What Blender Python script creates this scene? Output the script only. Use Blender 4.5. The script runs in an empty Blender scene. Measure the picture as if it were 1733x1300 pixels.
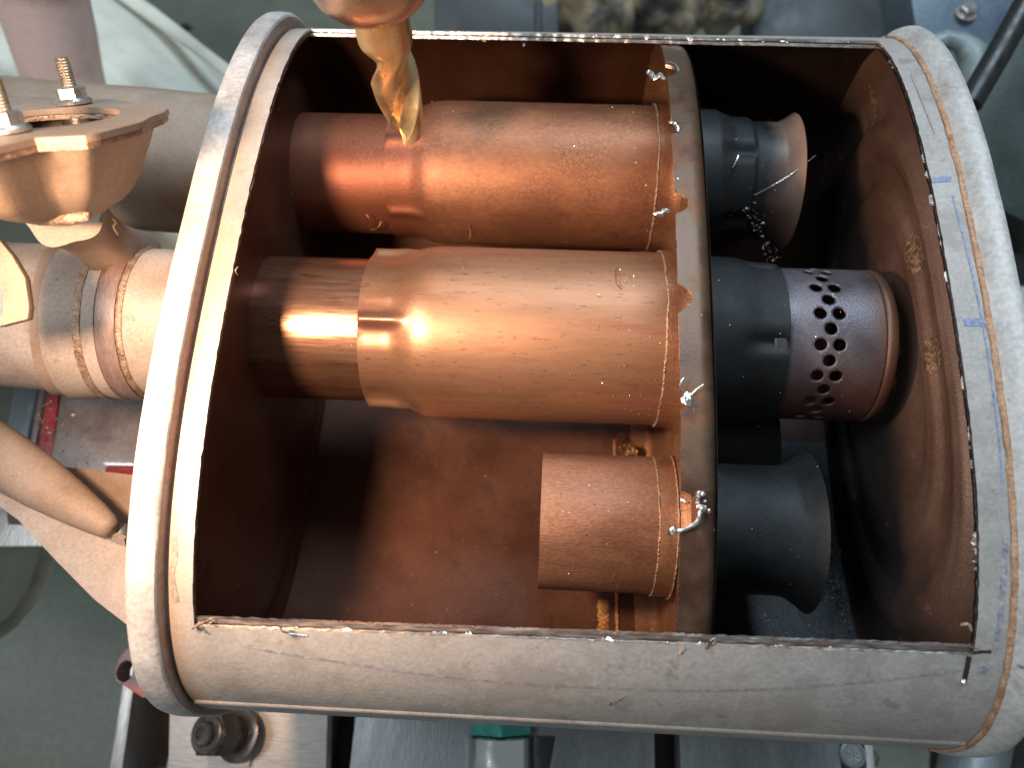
import bpy, bmesh, math, random
from math import sin, cos, tan, pi, sqrt, atan2, radians, exp
from mathutils import Vector, Matrix, noise
from mathutils.geometry import delaunay_2d_cdt
random.seed(7)
CM = 0.01            # everything below is written in centimetres and stored in metres
scene = bpy.context.scene
col = scene.collection

# ---------------------------------------------------------------- camera
PITCH, ROLL, YAW = 21.843, 3.096, 2.796
CAM = Vector((-1.677, -20.207, 37.026))
ROT = (Matrix.Rotation(radians(YAW), 3, 'Y') @ Matrix.Rotation(radians(PITCH), 3, 'X') @ Matrix.Rotation(radians(ROLL), 3, 'Z'))
FPX, PW, PH = 1360.0, 1733.0, 1300.0
cd = bpy.data.cameras.new('camera'); cam = bpy.data.objects.new('camera', cd); col.objects.link(cam)
cam.matrix_world = Matrix.Translation(CAM * CM) @ ROT.to_4x4()
cd.sensor_width = 36; cd.lens = 36 * FPX / PW
cd.clip_start = 0.01; cd.clip_end = 60
cd.dof.use_dof = True; cd.dof.focus_distance = 0.41; cd.dof.aperture_fstop = 6.5
scene.camera = cam

# ---------------------------------------------------------------- light
w = bpy.data.worlds.new('World'); scene.world = w; w.use_nodes = True
bg = w.node_tree.nodes['Background']; bg.inputs[0].default_value = (0.62, 0.70, 0.72, 1); bg.inputs[1].default_value = 0.30

def lamp(name, kind, loc, power, color, size=0.0, target=None, sy=None):
    l = bpy.data.lights.new(name, kind); o = bpy.data.objects.new(name, l); col.objects.link(o)
    o.location = Vector(loc) * CM; l.energy = power; l.color = color
    if kind == 'AREA':
        l.shape = 'RECTANGLE' if sy else 'DISK'; l.size = size * CM
        if sy: l.size_y = sy * CM
    else: l.shadow_soft_size = size * CM
    if target is not None:
        o.rotation_euler = (Vector(target) - Vector(loc)).to_track_quat('-Z', 'Y').to_euler()
    return o
wl = lamp('work_lamp', 'SPOT', (-22.5, -13.0, 26), 13.5, (1.0, 0.67, 0.44), 2.2, (-14.0, -3.5, 0)); wl.data.spot_size = radians(92); wl.data.spot_blend = 1.0
lamp('shop_window', 'AREA', (30, 88, 150), 27, (0.68, 0.86, 1.0), 95, (6, 0, 0), 60)
lamp('left_fill_light', 'AREA', (-110, -20, 150), 16, (0.90, 0.95, 1.0), 60, (-45, 10, -30), 60)  # unseen fill lamp, added to lift the forearm and left foreground
scene.view_settings.view_transform = 'Standard'; scene.view_settings.look = 'None'
scene.view_settings.exposure = 0.0; scene.view_settings.gamma = 1.0

# ---------------------------------------------------------------- projection helpers (pixel of the photograph -> point of the place, cm)
def ray(px, py): return ROT @ Vector(((px - PW/2) / FPX, -(py - PH/2) / FPX, -1.0))
def at(px, py, depth): return CAM + ray(px, py) * depth
def atz(px, py, z):
    d = ray(px, py); return CAM + d * ((z - CAM.z) / d.z)
def atp(px, py, p0, n):
    d = ray(px, py); return CAM + d * ((p0 - CAM).dot(n) / d.dot(n))

# ---------------------------------------------------------------- muffler section (super-ellipse in the YZ plane)
SA, SB, SZ, SN, SY = 21.1, 11.0, -7.7, 2.59, -.02
def secp(th, t=0.0, k=1.0):           # th = 0 straight up, positive towards +Y
    c, s = cos(th), sin(th)
    y = (SA + t) * math.copysign(abs(s) ** (2/SN), s); z = (SB + t) * math.copysign(abs(c) ** (2/SN), c)
    return (SY + y * k, SZ + z * k)
def th_of_y(y): return math.copysign(math.asin(min(1, abs(y-SY)/SA) ** (SN/2)), y-SY)
def secz(y, t=0.0): return SZ + (SB + t) * max(0, 1 - (abs(y-SY)/(SA + t)) ** SN) ** (1/SN)
def onshell(px, py, t=0.0):
    d = ray(px, py); lo, hi = 20.0, None
    k = 25.0
    while k < 90:
        p = CAM + d * k
        f = (abs(p.y-SY)/(SA+t)) ** SN + (abs(p.z-SZ)/(SB+t)) ** SN - 1
        if f < 0: hi = k; break
        lo = k; k += 0.5
    if hi is None: return CAM + d * 45
    for _ in range(30):
        m = (lo+hi)/2; p = CAM + d*m
        if (abs(p.y-SY)/(SA+t)) ** SN + (abs(p.z-SZ)/(SB+t)) ** SN < 1: hi = m
        else: lo = m
    return CAM + d * hi

# ---------------------------------------------------------------- materials
def mat(name, cols, metal=0.0, rough=0.5, scale=0.25, stretch=(1,1,1), bump=0.0, bscale=6.0, rvar=0.15, dust=0.0, dustcol=(.75,.68,.6),
        dscale=2.6, grad=None, rgrad=None, fine=0.25, stain=None, spec=0.5, crack=0.0, bdist=0.05):
    m = bpy.data.materials.new(name); m.use_nodes = True; nt = m.node_tree; N = nt.nodes; L = nt.links
    b = N['Principled BSDF']
    tc = N.new('ShaderNodeTexCoord'); mp = N.new('ShaderNodeMapping'); L.new(tc.outputs['Object'], mp.inputs[0])
    mp.inputs['Scale'].default_value = (100*stretch[0], 100*stretch[1], 100*stretch[2])
    mq = N.new('ShaderNodeMapping'); L.new(tc.outputs['Object'], mq.inputs[0]); mq.inputs['Scale'].default_value = (100,100,100)
    n1 = N.new('ShaderNodeTexNoise'); n1.inputs['Scale'].default_value = scale; n1.inputs['Detail'].default_value = 6; n1.inputs['Roughness'].default_value = .62
    L.new(mp.outputs[0], n1.inputs['Vector'])
    cr = N.new('ShaderNodeValToRGB'); L.new(n1.outputs[0], cr.inputs[0])
    k = len(cols)
    while len(cr.color_ramp.elements) < k: cr.color_ramp.elements.new(0.5)
    for i, c in enumerate(cols):
        e = cr.color_ramp.elements[i]; e.position = 0.33 + 0.34 * (i / max(1, k-1)); e.color = (*c, 1)
    cur = cr.outputs[0]
    def mix(fac, a, bb, mode='MIX'):
        x = N.new('ShaderNodeMix'); x.data_type = 'RGBA'; x.blend_type = mode
        if hasattr(fac, 'links') or hasattr(fac, 'is_linked'): L.new(fac, x.inputs[0])
        else: x.inputs[0].default_value = fac
        for inp, v in ((x.inputs[6], a), (x.inputs[7], bb)):
            if isinstance(v, tuple): inp.default_value = (*v, 1)
            else: L.new(v, inp)
        return x.outputs[2]
    def mrange(src, a, bb, c=0.0, d=1.0):
        x = N.new('ShaderNodeMapRange'); L.new(src, x.inputs[0]); x.inputs[1].default_value = a; x.inputs[2].default_value = bb
        x.inputs[3].default_value = c; x.inputs[4].default_value = d; return x.outputs[0]
    nf = N.new('ShaderNodeTexNoise'); nf.inputs['Scale'].default_value = bscale; nf.inputs['Detail'].default_value = 5; L.new(mp.outputs[0], nf.inputs['Vector'])
    if fine:
        g = mrange(nf.outputs[0], .3, .7, 1-fine, 1+fine)
        cc = N.new('ShaderNodeCombineColor')
        for i in range(3): L.new(g, cc.inputs[i])
        cur = mix(1.0, cur, cc.outputs[0], 'MULTIPLY')
    if grad:                         # (axis, from, to, colour, strength): a colour mixed in along one of the part's axes
        for (ax, g0, g1, gc, gs) in (grad if isinstance(grad, list) else [grad]):
            sp = N.new('ShaderNodeSeparateXYZ'); L.new(mq.outputs[0], sp.inputs[0])
            ad = N.new('ShaderNodeMath'); ad.operation = 'MULTIPLY_ADD'; L.new(n1.outputs[0], ad.inputs[0]); ad.inputs[1].default_value = abs(g1-g0)*1.2
            L.new(sp.outputs[ax], ad.inputs[2])
            off = abs(g1-g0)*.6
            cur = mix(mrange(ad.outputs[0], g0+off, g1+off, 0, gs), cur, gc)
    if stain:                        # (colour, scale, threshold)
        for (sc_, ss_, th_) in stain:
            n3 = N.new('ShaderNodeTexNoise'); n3.inputs['Scale'].default_value = ss_; n3.inputs['Detail'].default_value = 8; n3.inputs['Roughness'].default_value = .7
            L.new(mp.outputs[0], n3.inputs['Vector'])
            cur = mix(mrange(n3.outputs[0], th_, th_+(.09 if ss_ < 3 else .04), 0, .85), cur, sc_)
    if dust:
        v = N.new('ShaderNodeTexVoronoi'); v.inputs['Scale'].default_value = dscale; L.new(mq.outputs[0], v.inputs['Vector']); v.inputs['Randomness'].default_value = 1
        sz = N.new('ShaderNodeSeparateColor'); L.new(v.outputs['Color'], sz.inputs[0])
        md = mrange(sz.outputs[0], 1-dust, 1.0, 0.0, 0.11)
        lt = N.new('ShaderNodeMath'); lt.operation = 'LESS_THAN'; L.new(v.outputs['Distance'], lt.inputs[0]); L.new(md, lt.inputs[1])
        cur = mix(lt.outputs[0], cur, dustcol)
    bh = nf.outputs[0]
    if crack:
        vc = N.new('ShaderNodeTexVoronoi'); vc.feature = 'DISTANCE_TO_EDGE'; vc.inputs['Scale'].default_value = 3.2; L.new(mq.outputs[0], vc.inputs['Vector']); vc.inputs['Scale'].default_value = 3.6
        n4 = N.new('ShaderNodeTexNoise'); n4.inputs['Scale'].default_value = .35; L.new(mq.outputs[0], n4.inputs['Vector'])
        mm = N.new('ShaderNodeMath'); mm.operation = 'MULTIPLY'; L.new(mrange(vc.outputs[0], 0.02, .14, 1, 0), mm.inputs[0]); L.new(mrange(n4.outputs[0], .42, .6, 0, crack), mm.inputs[1])
        cur = mix(mm.outputs[0], cur, (.06,.03,.02))
    L.new(cur, b.inputs['Base Color'])
    ro = mrange(n1.outputs[0], .3, .7, max(.02, rough-rvar), min(1, rough+rvar))
    if rgrad:                        # polish changes along the part: (axis, from, to, added roughness)
        sp = N.new('ShaderNodeSeparateXYZ'); L.new(mq.outputs[0], sp.inputs[0]); ad = N.new('ShaderNodeMath'); ad.operation = 'ADD'
        L.new(ro, ad.inputs[0]); L.new(mrange(sp.outputs[rgrad[0]], rgrad[1], rgrad[2], 0, rgrad[3]), ad.inputs[1]); ro = ad.outputs[0]
    L.new(ro, b.inputs['Roughness'])
    b.inputs['Metallic'].default_value = metal
    b.inputs['Specular IOR Level'].default_value = spec
    if bump:
        bn = N.new('ShaderNodeBump'); bn.inputs['Strength'].default_value = bump; bn.inputs['Distance'].default_value = bdist * CM
        L.new(bh, bn.inputs['Height']); L.new(bn.outputs[0], b.inputs['Normal'])
    return m

M = {}
M['outer'] = mat('aged_aluminised_steel', [(.33,.30,.278),(.42,.385,.36),(.50,.468,.445)], .15, .55, .22, bump=.35, bscale=5, dust=.06, dustcol=(.10,.07,.05), stain=[((.33,.29,.265), .22, .50), ((.27,.24,.22), .8, .585), ((.38,.26,.17), 1.4, .66)], fine=.12,
                 grad=(0, -17.0, -18.6, (.46,.31,.19), .75))
M['rim'] = mat('weathered_rim_steel', [(.37,.34,.32),(.49,.465,.445),(.57,.55,.53)], .15, .56, .35, bump=.6, bscale=4, dust=.10, dustcol=(.14,.09,.06), stain=[((.38,.26,.17), 1.1, .63)], fine=.16)
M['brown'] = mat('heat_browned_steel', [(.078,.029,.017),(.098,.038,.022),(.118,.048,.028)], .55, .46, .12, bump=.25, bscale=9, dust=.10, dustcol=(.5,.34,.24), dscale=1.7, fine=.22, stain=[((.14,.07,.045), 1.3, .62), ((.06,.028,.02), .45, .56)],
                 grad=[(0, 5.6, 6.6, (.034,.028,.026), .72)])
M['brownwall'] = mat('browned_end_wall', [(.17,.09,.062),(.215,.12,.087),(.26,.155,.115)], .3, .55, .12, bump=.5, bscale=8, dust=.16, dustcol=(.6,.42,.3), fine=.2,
                 stain=[((.34,.17,.08), .5, .62)], grad=[(2, 14.6, 10.2, (.028,.027,.027), .88)])  # grad paints the shade low on the wall into its colour
M['soot'] = mat('sooty_steel', [(.012,.0125,.0135),(.018,.019,.020),(.026,.027,.029)], .3, .6, .3, bump=.18, bscale=7, dust=.16, dustcol=(.5,.52,.52), dscale=2.2, fine=.2)
M['sootfloor'] = mat('blue_grey_soot_layer', [(.035,.040,.044),(.055,.062,.068),(.075,.084,.09)], .3, .5, .5, bump=.6, bscale=6, dust=.3, dustcol=(.45,.5,.52), dscale=2.6, fine=.25)
M['sootflare'] = mat('sooty_flared_tube', [(.014,.015,.016),(.024,.025,.027)], .3, .56, .3, bump=.25, bscale=9, dust=.18, dustcol=(.6,.5,.45), dscale=2.4, fine=.25,
                 grad=[(0, 11.2, 12.9, (.30,.18,.13), .95)])
M['perf'] = mat('violet_tinted_steel', [(.09,.083,.10),(.125,.115,.135),(.16,.145,.165)], .5, .45, .35, bump=.45, bscale=8, dust=.22, dustcol=(.7,.66,.62), dscale=2.6, fine=.15,
                 grad=[(0, 15.3, 16.6, (.20,.095,.045), .9), (1, -1.0, -3.8, (.13,.055,.04), .8)])
M['copper'] = mat('straw_tinted_tube_steel', [(.30,.148,.086),(.35,.185,.108),(.41,.228,.138)], .72, .36, rgrad=(0, -10, -5, .16), scale=.35, stretch=(.16,1,1), bump=.2, bscale=3, dust=.10, dustcol=(.85,.7,.5), dscale=2.4, fine=.05,
                 stain=[((.13,.055,.03), 9, .60), ((.15,.065,.035), 3.2, .64), ((.75,.5,.3), 10, .70), ((.30,.125,.08), .35, .52)], rvar=.06)
M['shiny'] = mat('polished_inlet_steel', [(.42,.18,.11),(.52,.27,.17),(.46,.22,.14)], .9, .27, .5, stretch=(.08,1,1), bump=.25, bscale=4, dust=.1, dustcol=(.85,.7,.5), dscale=2.4, fine=.1,
                 stain=[((.12,.045,.03), 9, .60), ((.16,.06,.035), 3.5, .62), ((.3,.12,.075), .7, .56)], rvar=.06)
M['crazed'] = mat('crazed_tube_steel', [(.22,.092,.05),(.28,.12,.064),(.33,.15,.08)], .65, .52, .35, stretch=(.5,1,1), bump=.18, bscale=6, dust=.14, dustcol=(.85,.65,.45), dscale=2.2, fine=.14, crack=.38, rvar=.05, grad=(0, -8.8, -10.6, (.20,.065,.036), .85))
M['stub'] = mat('dusty_stub_tube', [(.19,.085,.05),(.24,.115,.068),(.29,.15,.095)], .5, .54, .3, stretch=(.4,1,1), bump=.5, bscale=9, dust=.3, dustcol=(.75,.55,.4), dscale=3, fine=.2)
M['pipe'] = mat('tan_outside_pipe', [(.33,.255,.205),(.41,.33,.28),(.48,.405,.35)], .1, .62, .3, bump=.5, bscale=6, dust=.16, dustcol=(.16,.09,.06), dscale=2, fine=.14, stain=[((.33,.2,.13), .8, .62)])
M['pipebrown'] = mat('browned_outside_pipe', [(.27,.18,.125),(.33,.235,.175),(.38,.295,.235)], .1, .66, .2, bump=.35, bscale=6, dust=.08, dustcol=(.14,.08,.05), fine=.12)
M['weld'] = mat('weld_metal', [(.30,.18,.13),(.42,.28,.20),(.5,.4,.33)], .6, .5, 2, bump=1, bscale=7, fine=.3, bdist=.1)
M['bandbrown'] = mat('purple_brown_band', [(.27,.18,.15),(.34,.25,.22)], .4, .45, .8, stretch=(3,.5,.5), bump=.5, bscale=6, fine=.2)
M['cut'] = mat('bright_cut_edge', [(.45,.38,.34),(.66,.6,.56),(.85,.8,.77)], .95, .3, 1.6, stretch=(.25,3,3), bump=.35, bscale=7, fine=.3, bdist=.06)
M['cutdark'] = mat('dull_cut_edge', [(.20,.15,.13),(.30,.24,.22),(.5,.45,.42)], .8, .4, 3, stretch=(.3,2,2), bump=.3, bscale=4, fine=.2)
M['flange'] = mat('heat_tinted_flange', [(.05,.024,.016),(.085,.042,.026),(.105,.068,.044),(.14,.06,.028),(.06,.038,.028)], .4, .46, .22, bump=.15, bscale=6, dust=.2, dustcol=(.7,.66,.6), dscale=2.2, fine=.08)
M['baffle'] = mat('browned_baffle', [(.22,.10,.055),(.30,.15,.08)], .55, .46, .4, bump=.5, bscale=7, dust=.2, dustcol=(.75,.5,.3), fine=.2)
M['scar'] = mat('speckled_weld_scar', [(.19,.10,.065),(.28,.165,.10),(.38,.25,.16)], .4, .5, 3, bump=.8, bscale=6, fine=.4)
M['rust'] = mat('rust_line', [(.30,.15,.08),(.45,.26,.16),(.52,.34,.23)], .1, .75, 1.6, bump=.8, bscale=7, fine=.3)
M['rustweld'] = mat('orange_floor_weld', [(.25,.10,.04),(.42,.19,.07),(.55,.28,.10)], .5, .5, 2.5, bump=1, bscale=8, fine=.35, bdist=.1)
M['tool'] = mat('titanium_gold_cutter', [(.76,.56,.30),(.84,.66,.40)], .9, .38, .5, bump=.1, bscale=9, fine=.08)
M['nutcopper'] = mat('spindle_nose_steel', [(.60,.46,.38),(.68,.56,.48)], 1, .36, .3, bump=.1, bscale=5, fine=.08)
M['steel'] = mat('zinc_plated_steel', [(.48,.45,.42),(.62,.60,.58)], .9, .33, .8, bump=.3, bscale=6, fine=.15, stain=[((.32,.2,.12), 1.5, .6)])
M['brass'] = mat('straw_coloured_stud', [(.50,.38,.25),(.62,.50,.36)], .85, .35, 1.5, bump=.3, bscale=8, fine=.2)
M['darksteel'] = mat('black_oxide_steel', [(.10,.085,.08),(.17,.15,.14)], .8, .36, .8, bump=.3, bscale=6, fine=.2)
M['tablesteel'] = mat('ground_table_steel', [(.30,.29,.28),(.38,.37,.36),(.45,.44,.43)], .45, .42, .35, stretch=(1,.18,1), bump=.4, bscale=6, dust=.1, dustcol=(.1,.08,.07), dscale=1.4, fine=.16, stain=[((.24,.2,.18), .6, .62)])
M['slab'] = mat('blued_slab_steel', [(.12,.14,.15),(.16,.18,.19),(.21,.23,.245)], .35, .45, .3, stretch=(1,.2,1), bump=.4, bscale=6, dust=.1, dustcol=(.08,.09,.1), dscale=1.2, fine=.14)
M['clamp'] = mat('machined_clamp_steel', [(.36,.325,.30),(.45,.41,.38),(.52,.485,.46)], .2, .5, .5, stretch=(.2,1.4,1), bump=.5, bscale=6, fine=.16, stain=[((.45,.22,.1), .16, .60), ((.3,.26,.24), 1.2, .64)])
M['slot'] = mat('oily_slot', [(.035,.025,.02),(.07,.045,.04)], .3, .5, .5, bump=.4, fine=.2)
M['chrome'] = mat('polished_chrome', [(.70,.72,.74),(.78,.79,.80)], 1, .14, .4, fine=.05)
M['green'] = mat('green_paint', [(.02,.20,.17),(.05,.32,.28)], .1, .35, .8, bump=.2, fine=.2)
M['red'] = mat('red_paint', [(.32,.03,.03),(.42,.05,.05)], 0, .45, 1.2, bump=.3, fine=.2, stain=[((.2,.1,.09), 1.4, .6)])
M['redlug'] = mat('worn_red_casting', [(.16,.11,.11),(.22,.15,.15)], .2, .5, .6, bump=.5, fine=.15, grad=(1, -.7, -1.1, (.45,.12,.10), .9))
M['brownplate'] = mat('oily_brown_plate', [(.20,.155,.14),(.27,.21,.19),(.32,.255,.235)], .3, .42, .3, bump=.4, bscale=5, fine=.18)
M['floor'] = mat('painted_shop_floor', [(.15,.16,.13),(.19,.20,.165),(.23,.24,.20)], 0, .55, .05, bump=.3, bscale=1.2, fine=.15, stain=[((.15,.165,.15), .12, .6)])
M['skin'] = mat('skin', [(.74,.47,.40),(.82,.57,.50),(.78,.50,.44)], 0, .5, .35, bump=.3, bscale=4, fine=.06)
M['khaki'] = mat('pale_khaki_cotton', [(.56,.56,.48),(.66,.66,.57),(.72,.72,.63)], 0, .9, .2, bump=.5, bscale=12, fine=.1)
M['tan'] = mat('tan_camouflage_cloth', [(.03,.035,.035),(.10,.10,.09),(.34,.29,.20),(.42,.37,.27),(.12,.17,.19)], 0, .9, .16, bump=.5, bscale=5, fine=.12)
M['darkcloth'] = mat('charcoal_machine_paint', [(.03,.036,.04),(.045,.052,.058)], .1, .45, .2, bump=.3, fine=.15)
M['bluepaint'] = mat('slate_blue_machine_paint', [(.06,.095,.135),(.08,.118,.16),(.10,.14,.185)], .1, .4, .3, bump=.4, bscale=3, dust=.12, dustcol=(.4,.45,.48), dscale=.8, fine=.16)
M['greenpaint'] = mat('grey_green_machine_paint', [(.035,.047,.045),(.055,.07,.066)], .1, .45, .2, bump=.4, bscale=3, dust=.1, dustcol=(.3,.3,.28), dscale=.6, fine=.16)
M['cast'] = mat('grey_cast_handle', [(.20,.25,.25),(.26,.31,.31)], .2, .45, .6, bump=.5, bscale=5, fine=.12)
M['black'] = mat('black_rubber', [(.012,.013,.014),(.022,.023,.024)], 0, .4, .8, bump=.3, fine=.2)
M['ink'] = mat('blue_marker_ink', [(.17,.21,.38),(.29,.33,.46)], 0, .6, 3, fine=.3)
M['inkfaint'] = mat('faint_marker_ink', [(.22,.22,.28),(.32,.31,.34),(.42,.41,.42)], .2, .6, 2.5, fine=.25)
M['inkbrown'] = mat('baked_marker_smear', [(.28,.22,.19),(.38,.31,.27)], .1, .6, 1.5, fine=.25)
M['chipgold'] = mat('bright_swarf', [(.75,.55,.30),(.85,.72,.5)], 1, .2, 2, fine=.2)
M['chipsilver'] = mat('silver_swarf', [(.7,.66,.63),(.85,.83,.82)], 1, .25, 2, bump=.5, fine=.2)
M['flake'] = mat('silvery_scale', [(.2,.22,.23),(.45,.5,.53),(.75,.8,.83)], .8, .35, 2, fine=.3)
M['white'] = mat('white_card', [(.7,.72,.66),(.78,.8,.74)], 0, .7, .5, fine=.05)

# ---------------------------------------------------------------- mesh helpers
class MB:
    def __init__(s): s.v = []; s.f = []; s.mi = []
    def add(s, vs, fs, mi=0):
        o = len(s.v); s.v += [tuple(p) for p in vs]; s.f += [tuple(i+o for i in f) for f in fs]; s.mi += [mi]*len(fs)
    def grid(s, rows, closed_u=False, closed_v=False, mi=0, skip=None):
        nu, nv = len(rows), len(rows[0]); fs = []
        for i in range(nu if closed_u else nu-1):
            for j in range(nv if closed_v else nv-1):
                if skip and skip(i, j): continue
                i2, j2 = (i+1) % nu, (j+1) % nv
                fs.append((i*nv+j, i2*nv+j, i2*nv+j2, i*nv+j2))
        s.add([p for r in rows for p in r], fs, mi)
    def box(s, c, d, mi=0, rz=0.0):
        x, y, z = d[0]/2, d[1]/2, d[2]/2; cr, sr = cos(rz), sin(rz)
        vs = [(c[0]+a*x*cr-b*y*sr, c[1]+a*x*sr+b*y*cr, c[2]+e*z) for a in (-1,1) for b in (-1,1) for e in (-1,1)]
        s.add(vs, [(0,1,3,2),(4,6,7,5),(0,4,5,1),(2,3,7,6),(0,2,6,4),(1,5,7,3)], mi)
    def prism(s, top, down, mi=0):        # polygon pushed along vector
        n = len(top); d = Vector(down); vs = [Vector(p) for p in top] + [Vector(p)+d for p in top]
        fs = [tuple(range(n)), tuple(range(2*n-1, n-1, -1))] + [(i, i+n, (i+1)%n+n, (i+1)%n) for i in range(n)]
        s.add(vs, fs, mi)
    def sweep(s, pts, rad, seg=16, caps=True, mi=0, flat=1.0, up=(0,0,1), wob=None):
        pts = [Vector(p) for p in pts]; n = len(pts); rows = []; prev = None
        for i, p in enumerate(pts):
            t = (pts[min(i+1,n-1)] - pts[max(i-1,0)]).normalized()
            if prev is None:
                u = Vector(up); u = (u - t*u.dot(t)); u = u.normalized() if u.length > 1e-4 else t.orthogonal().normalized()
            else: u = (prev - t*prev.dot(t)).normalized()
            prev = u; b = t.cross(u); r = rad[i] if hasattr(rad, '__len__') else rad
            row = []
            for k in range(seg):
                a = 2*pi*k/seg; rr = r if wob is None else r*wob(i, a)
                row.append(p + u*cos(a)*rr*flat + b*sin(a)*rr)
            rows.append(row)
        o = len(s.v); s.grid(rows, closed_v=True, mi=mi)
        if caps:
            s.f.append(tuple(o+k for k in range(seg-1,-1,-1))); s.f.append(tuple(o+(n-1)*seg+k for k in range(seg))); s.mi += [mi, mi]
    def lathe(s, c, axis, prof, seg=48, mod=None, mi=0, caps=(False, False)):   # prof: (along, r)
        ax = Vector(axis).normalized(); u = Vector((0,0,1)) if abs(ax.z) < .9 else Vector((0,1,0))
        u = (u - ax*u.dot(ax)).normalized(); b = Vector((0,1,0)) if abs(ax.x) > .99 else ax.cross(u); c = Vector(c)
        rows = []
        for (x, r) in prof:
            rows.append([c + ax*x + (u*cos(a) + b*sin(a)) * (r + (mod(x, a) if mod else 0)) for a in [2*pi*k/seg for k in range(seg)]])
        o = len(s.v); s.grid(rows, closed_v=True, mi=mi); n = len(prof)
        if caps[0]: s.f.append(tuple(o+k for k in range(seg-1,-1,-1))); s.mi.append(mi)
        if caps[1]: s.f.append(tuple(o+(n-1)*seg+k for k in range(seg))); s.mi.append(mi)
    def build(s, name, mats, parent=None, root=None, smooth=40, bevel=0, sub=0, keep=True):
        me = bpy.data.meshes.new(name)
        org = Vector(root.location)/CM if root is not None else Vector((0,0,0))
        me.from_pydata([((Vector(p)-org)*CM)[:] for p in s.v], [], s.f)
        if not isinstance(mats, (list, tuple)): mats = [mats]
        for m in mats: me.materials.append(M[m] if isinstance(m, str) else m)
        me.polygons.foreach_set('material_index', s.mi)
        bm = bmesh.new(); bm.from_mesh(me); bmesh.ops.remove_doubles(bm, verts=bm.verts, dist=1e-6)
        bmesh.ops.recalc_face_normals(bm, faces=bm.faces)
        if bevel:
            es = [e for e in bm.edges if len(e.link_faces) == 2 and e.calc_face_angle(0) > .6]
            bmesh.ops.bevel(bm, geom=es, offset=bevel*CM, segments=2, affect='EDGES', profile=.6)
        for f in bm.faces: f.smooth = smooth > 0
        if smooth:
            for e in bm.edges:
                if len(e.link_faces) == 2 and e.calc_face_angle(0) > radians(smooth): e.smooth = False
        bm.to_mesh(me); bm.free(); me.update()
        o = bpy.data.objects.new(name, me); col.objects.link(o)
        if parent is not None: o.parent = parent
        elif root is None and keep is True: pass
        if sub:
            md = o.modifiers.new('sub', 'SUBSURF'); md.levels = sub; md.render_levels = sub
        return o
def tag(o, label=None, cat=None, group=None, kind=None):
    if label: o['label'] = label
    if cat: o['category'] = cat
    if group: o['group'] = group
    if kind: o['kind'] = kind
    return o
def empty(name, loc, label, cat, group=None):
    o = bpy.data.objects.new(name, None); col.objects.link(o); o.location = Vector(loc)*CM; o.empty_display_size = .02
    return tag(o, label, cat, group)
def rebase(o, base):                     # put a single-mesh thing's origin at its own base (cm)
    b = Vector(base)*CM; o.data.transform(Matrix.Translation(-b)); o.location = b; return o
def nz(x, y=0.0, z=0.0): return noise.noise(Vector((x, y, z)))
def smooth(a, b, x): t = max(0, min(1, (x-a)/(b-a))); return t*t*(3-2*t)

# ================================================================= THE SETTING
mb = MB(); mb.grid([[(x, y, -95) for y in range(-600, 900, 50)] for x in range(-700, 800, 50)])
tag(mb.build('floor', 'floor'), kind='structure')

# ================================================================= THE MUFFLER
MUF = empty('muffler', (0, 0, -18.9), 'oval steel muffler with its side milled open, showing browned tubes and a perforated tube inside', 'muffler')
def part(mb, name, mats, parent=None, **k):
    o = mb.build(name, mats, parent or MUF, MUF, **k); return o
XL, XR, XE = -17.2, 16.95, 18.3
def yn(x): return -17.6 + .4*(x+17)/34
def yf(x): return 18.2 - .85*(x+17)/34
def jag(x, s): return .05*nz(x*2.3, s) + .035*nz(x*7, s+9) + .10*max(0, nz(x*.9, s+3)-.35)
NX, NA, NB = 230, 110, 90
def shell_rows(t, seed, dy=0.0):
    cols_ = [('L', i/5) for i in range(5)] + [('M', i/NX) for i in range(NX+1)] + [('R', (i+1)/5) for i in range(5)]
    rows = []
    for kind, f in cols_:
        row = []
        for j in range(NA + NB):
            if j <= NA: v = j/NA
            else: v = 1 + (j-NA)/NB
            jl = jag(v*34, seed+20) if v < 1 else 0; jr = jag(v*34, seed+40) if v < 1 else 0
            env = max(0, min(1, v*20, (1-v)*20)) if v < 1 else 0
            xl = XL + jl*env + (.0); xr = XR - jr*env
            x = (-XE + (xl+XE)*f) if kind == 'L' else (xl + (xr-xl)*f) if kind == 'M' else (xr + (XE-xr)*f)
            en = max(0, min(1, f*30, (1-f)*30)) if kind == 'M' else 0
            t0 = th_of_y(yn(x) + dy + en*jag(x, seed)); t1 = th_of_y(yf(x) - dy*.6 - en*jag(x, seed+7))
            if v <= 1:                       # spread rows evenly in y over the arch
                y = SA*math.copysign(abs(sin(t0))**(2/SN), t0)*(1-v) + SA*math.copysign(abs(sin(t1))**(2/SN), t1)*v
                th = th_of_y(y + SY)
            else: th = t1 + (t0 + 2*pi - t1)*(v-1)
            y, z = secp(th, t)
            z += .03*nz(x*.2, y*.2, 5)
            row.append((x, y, z))
        rows.append(row)
    return rows
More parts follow.
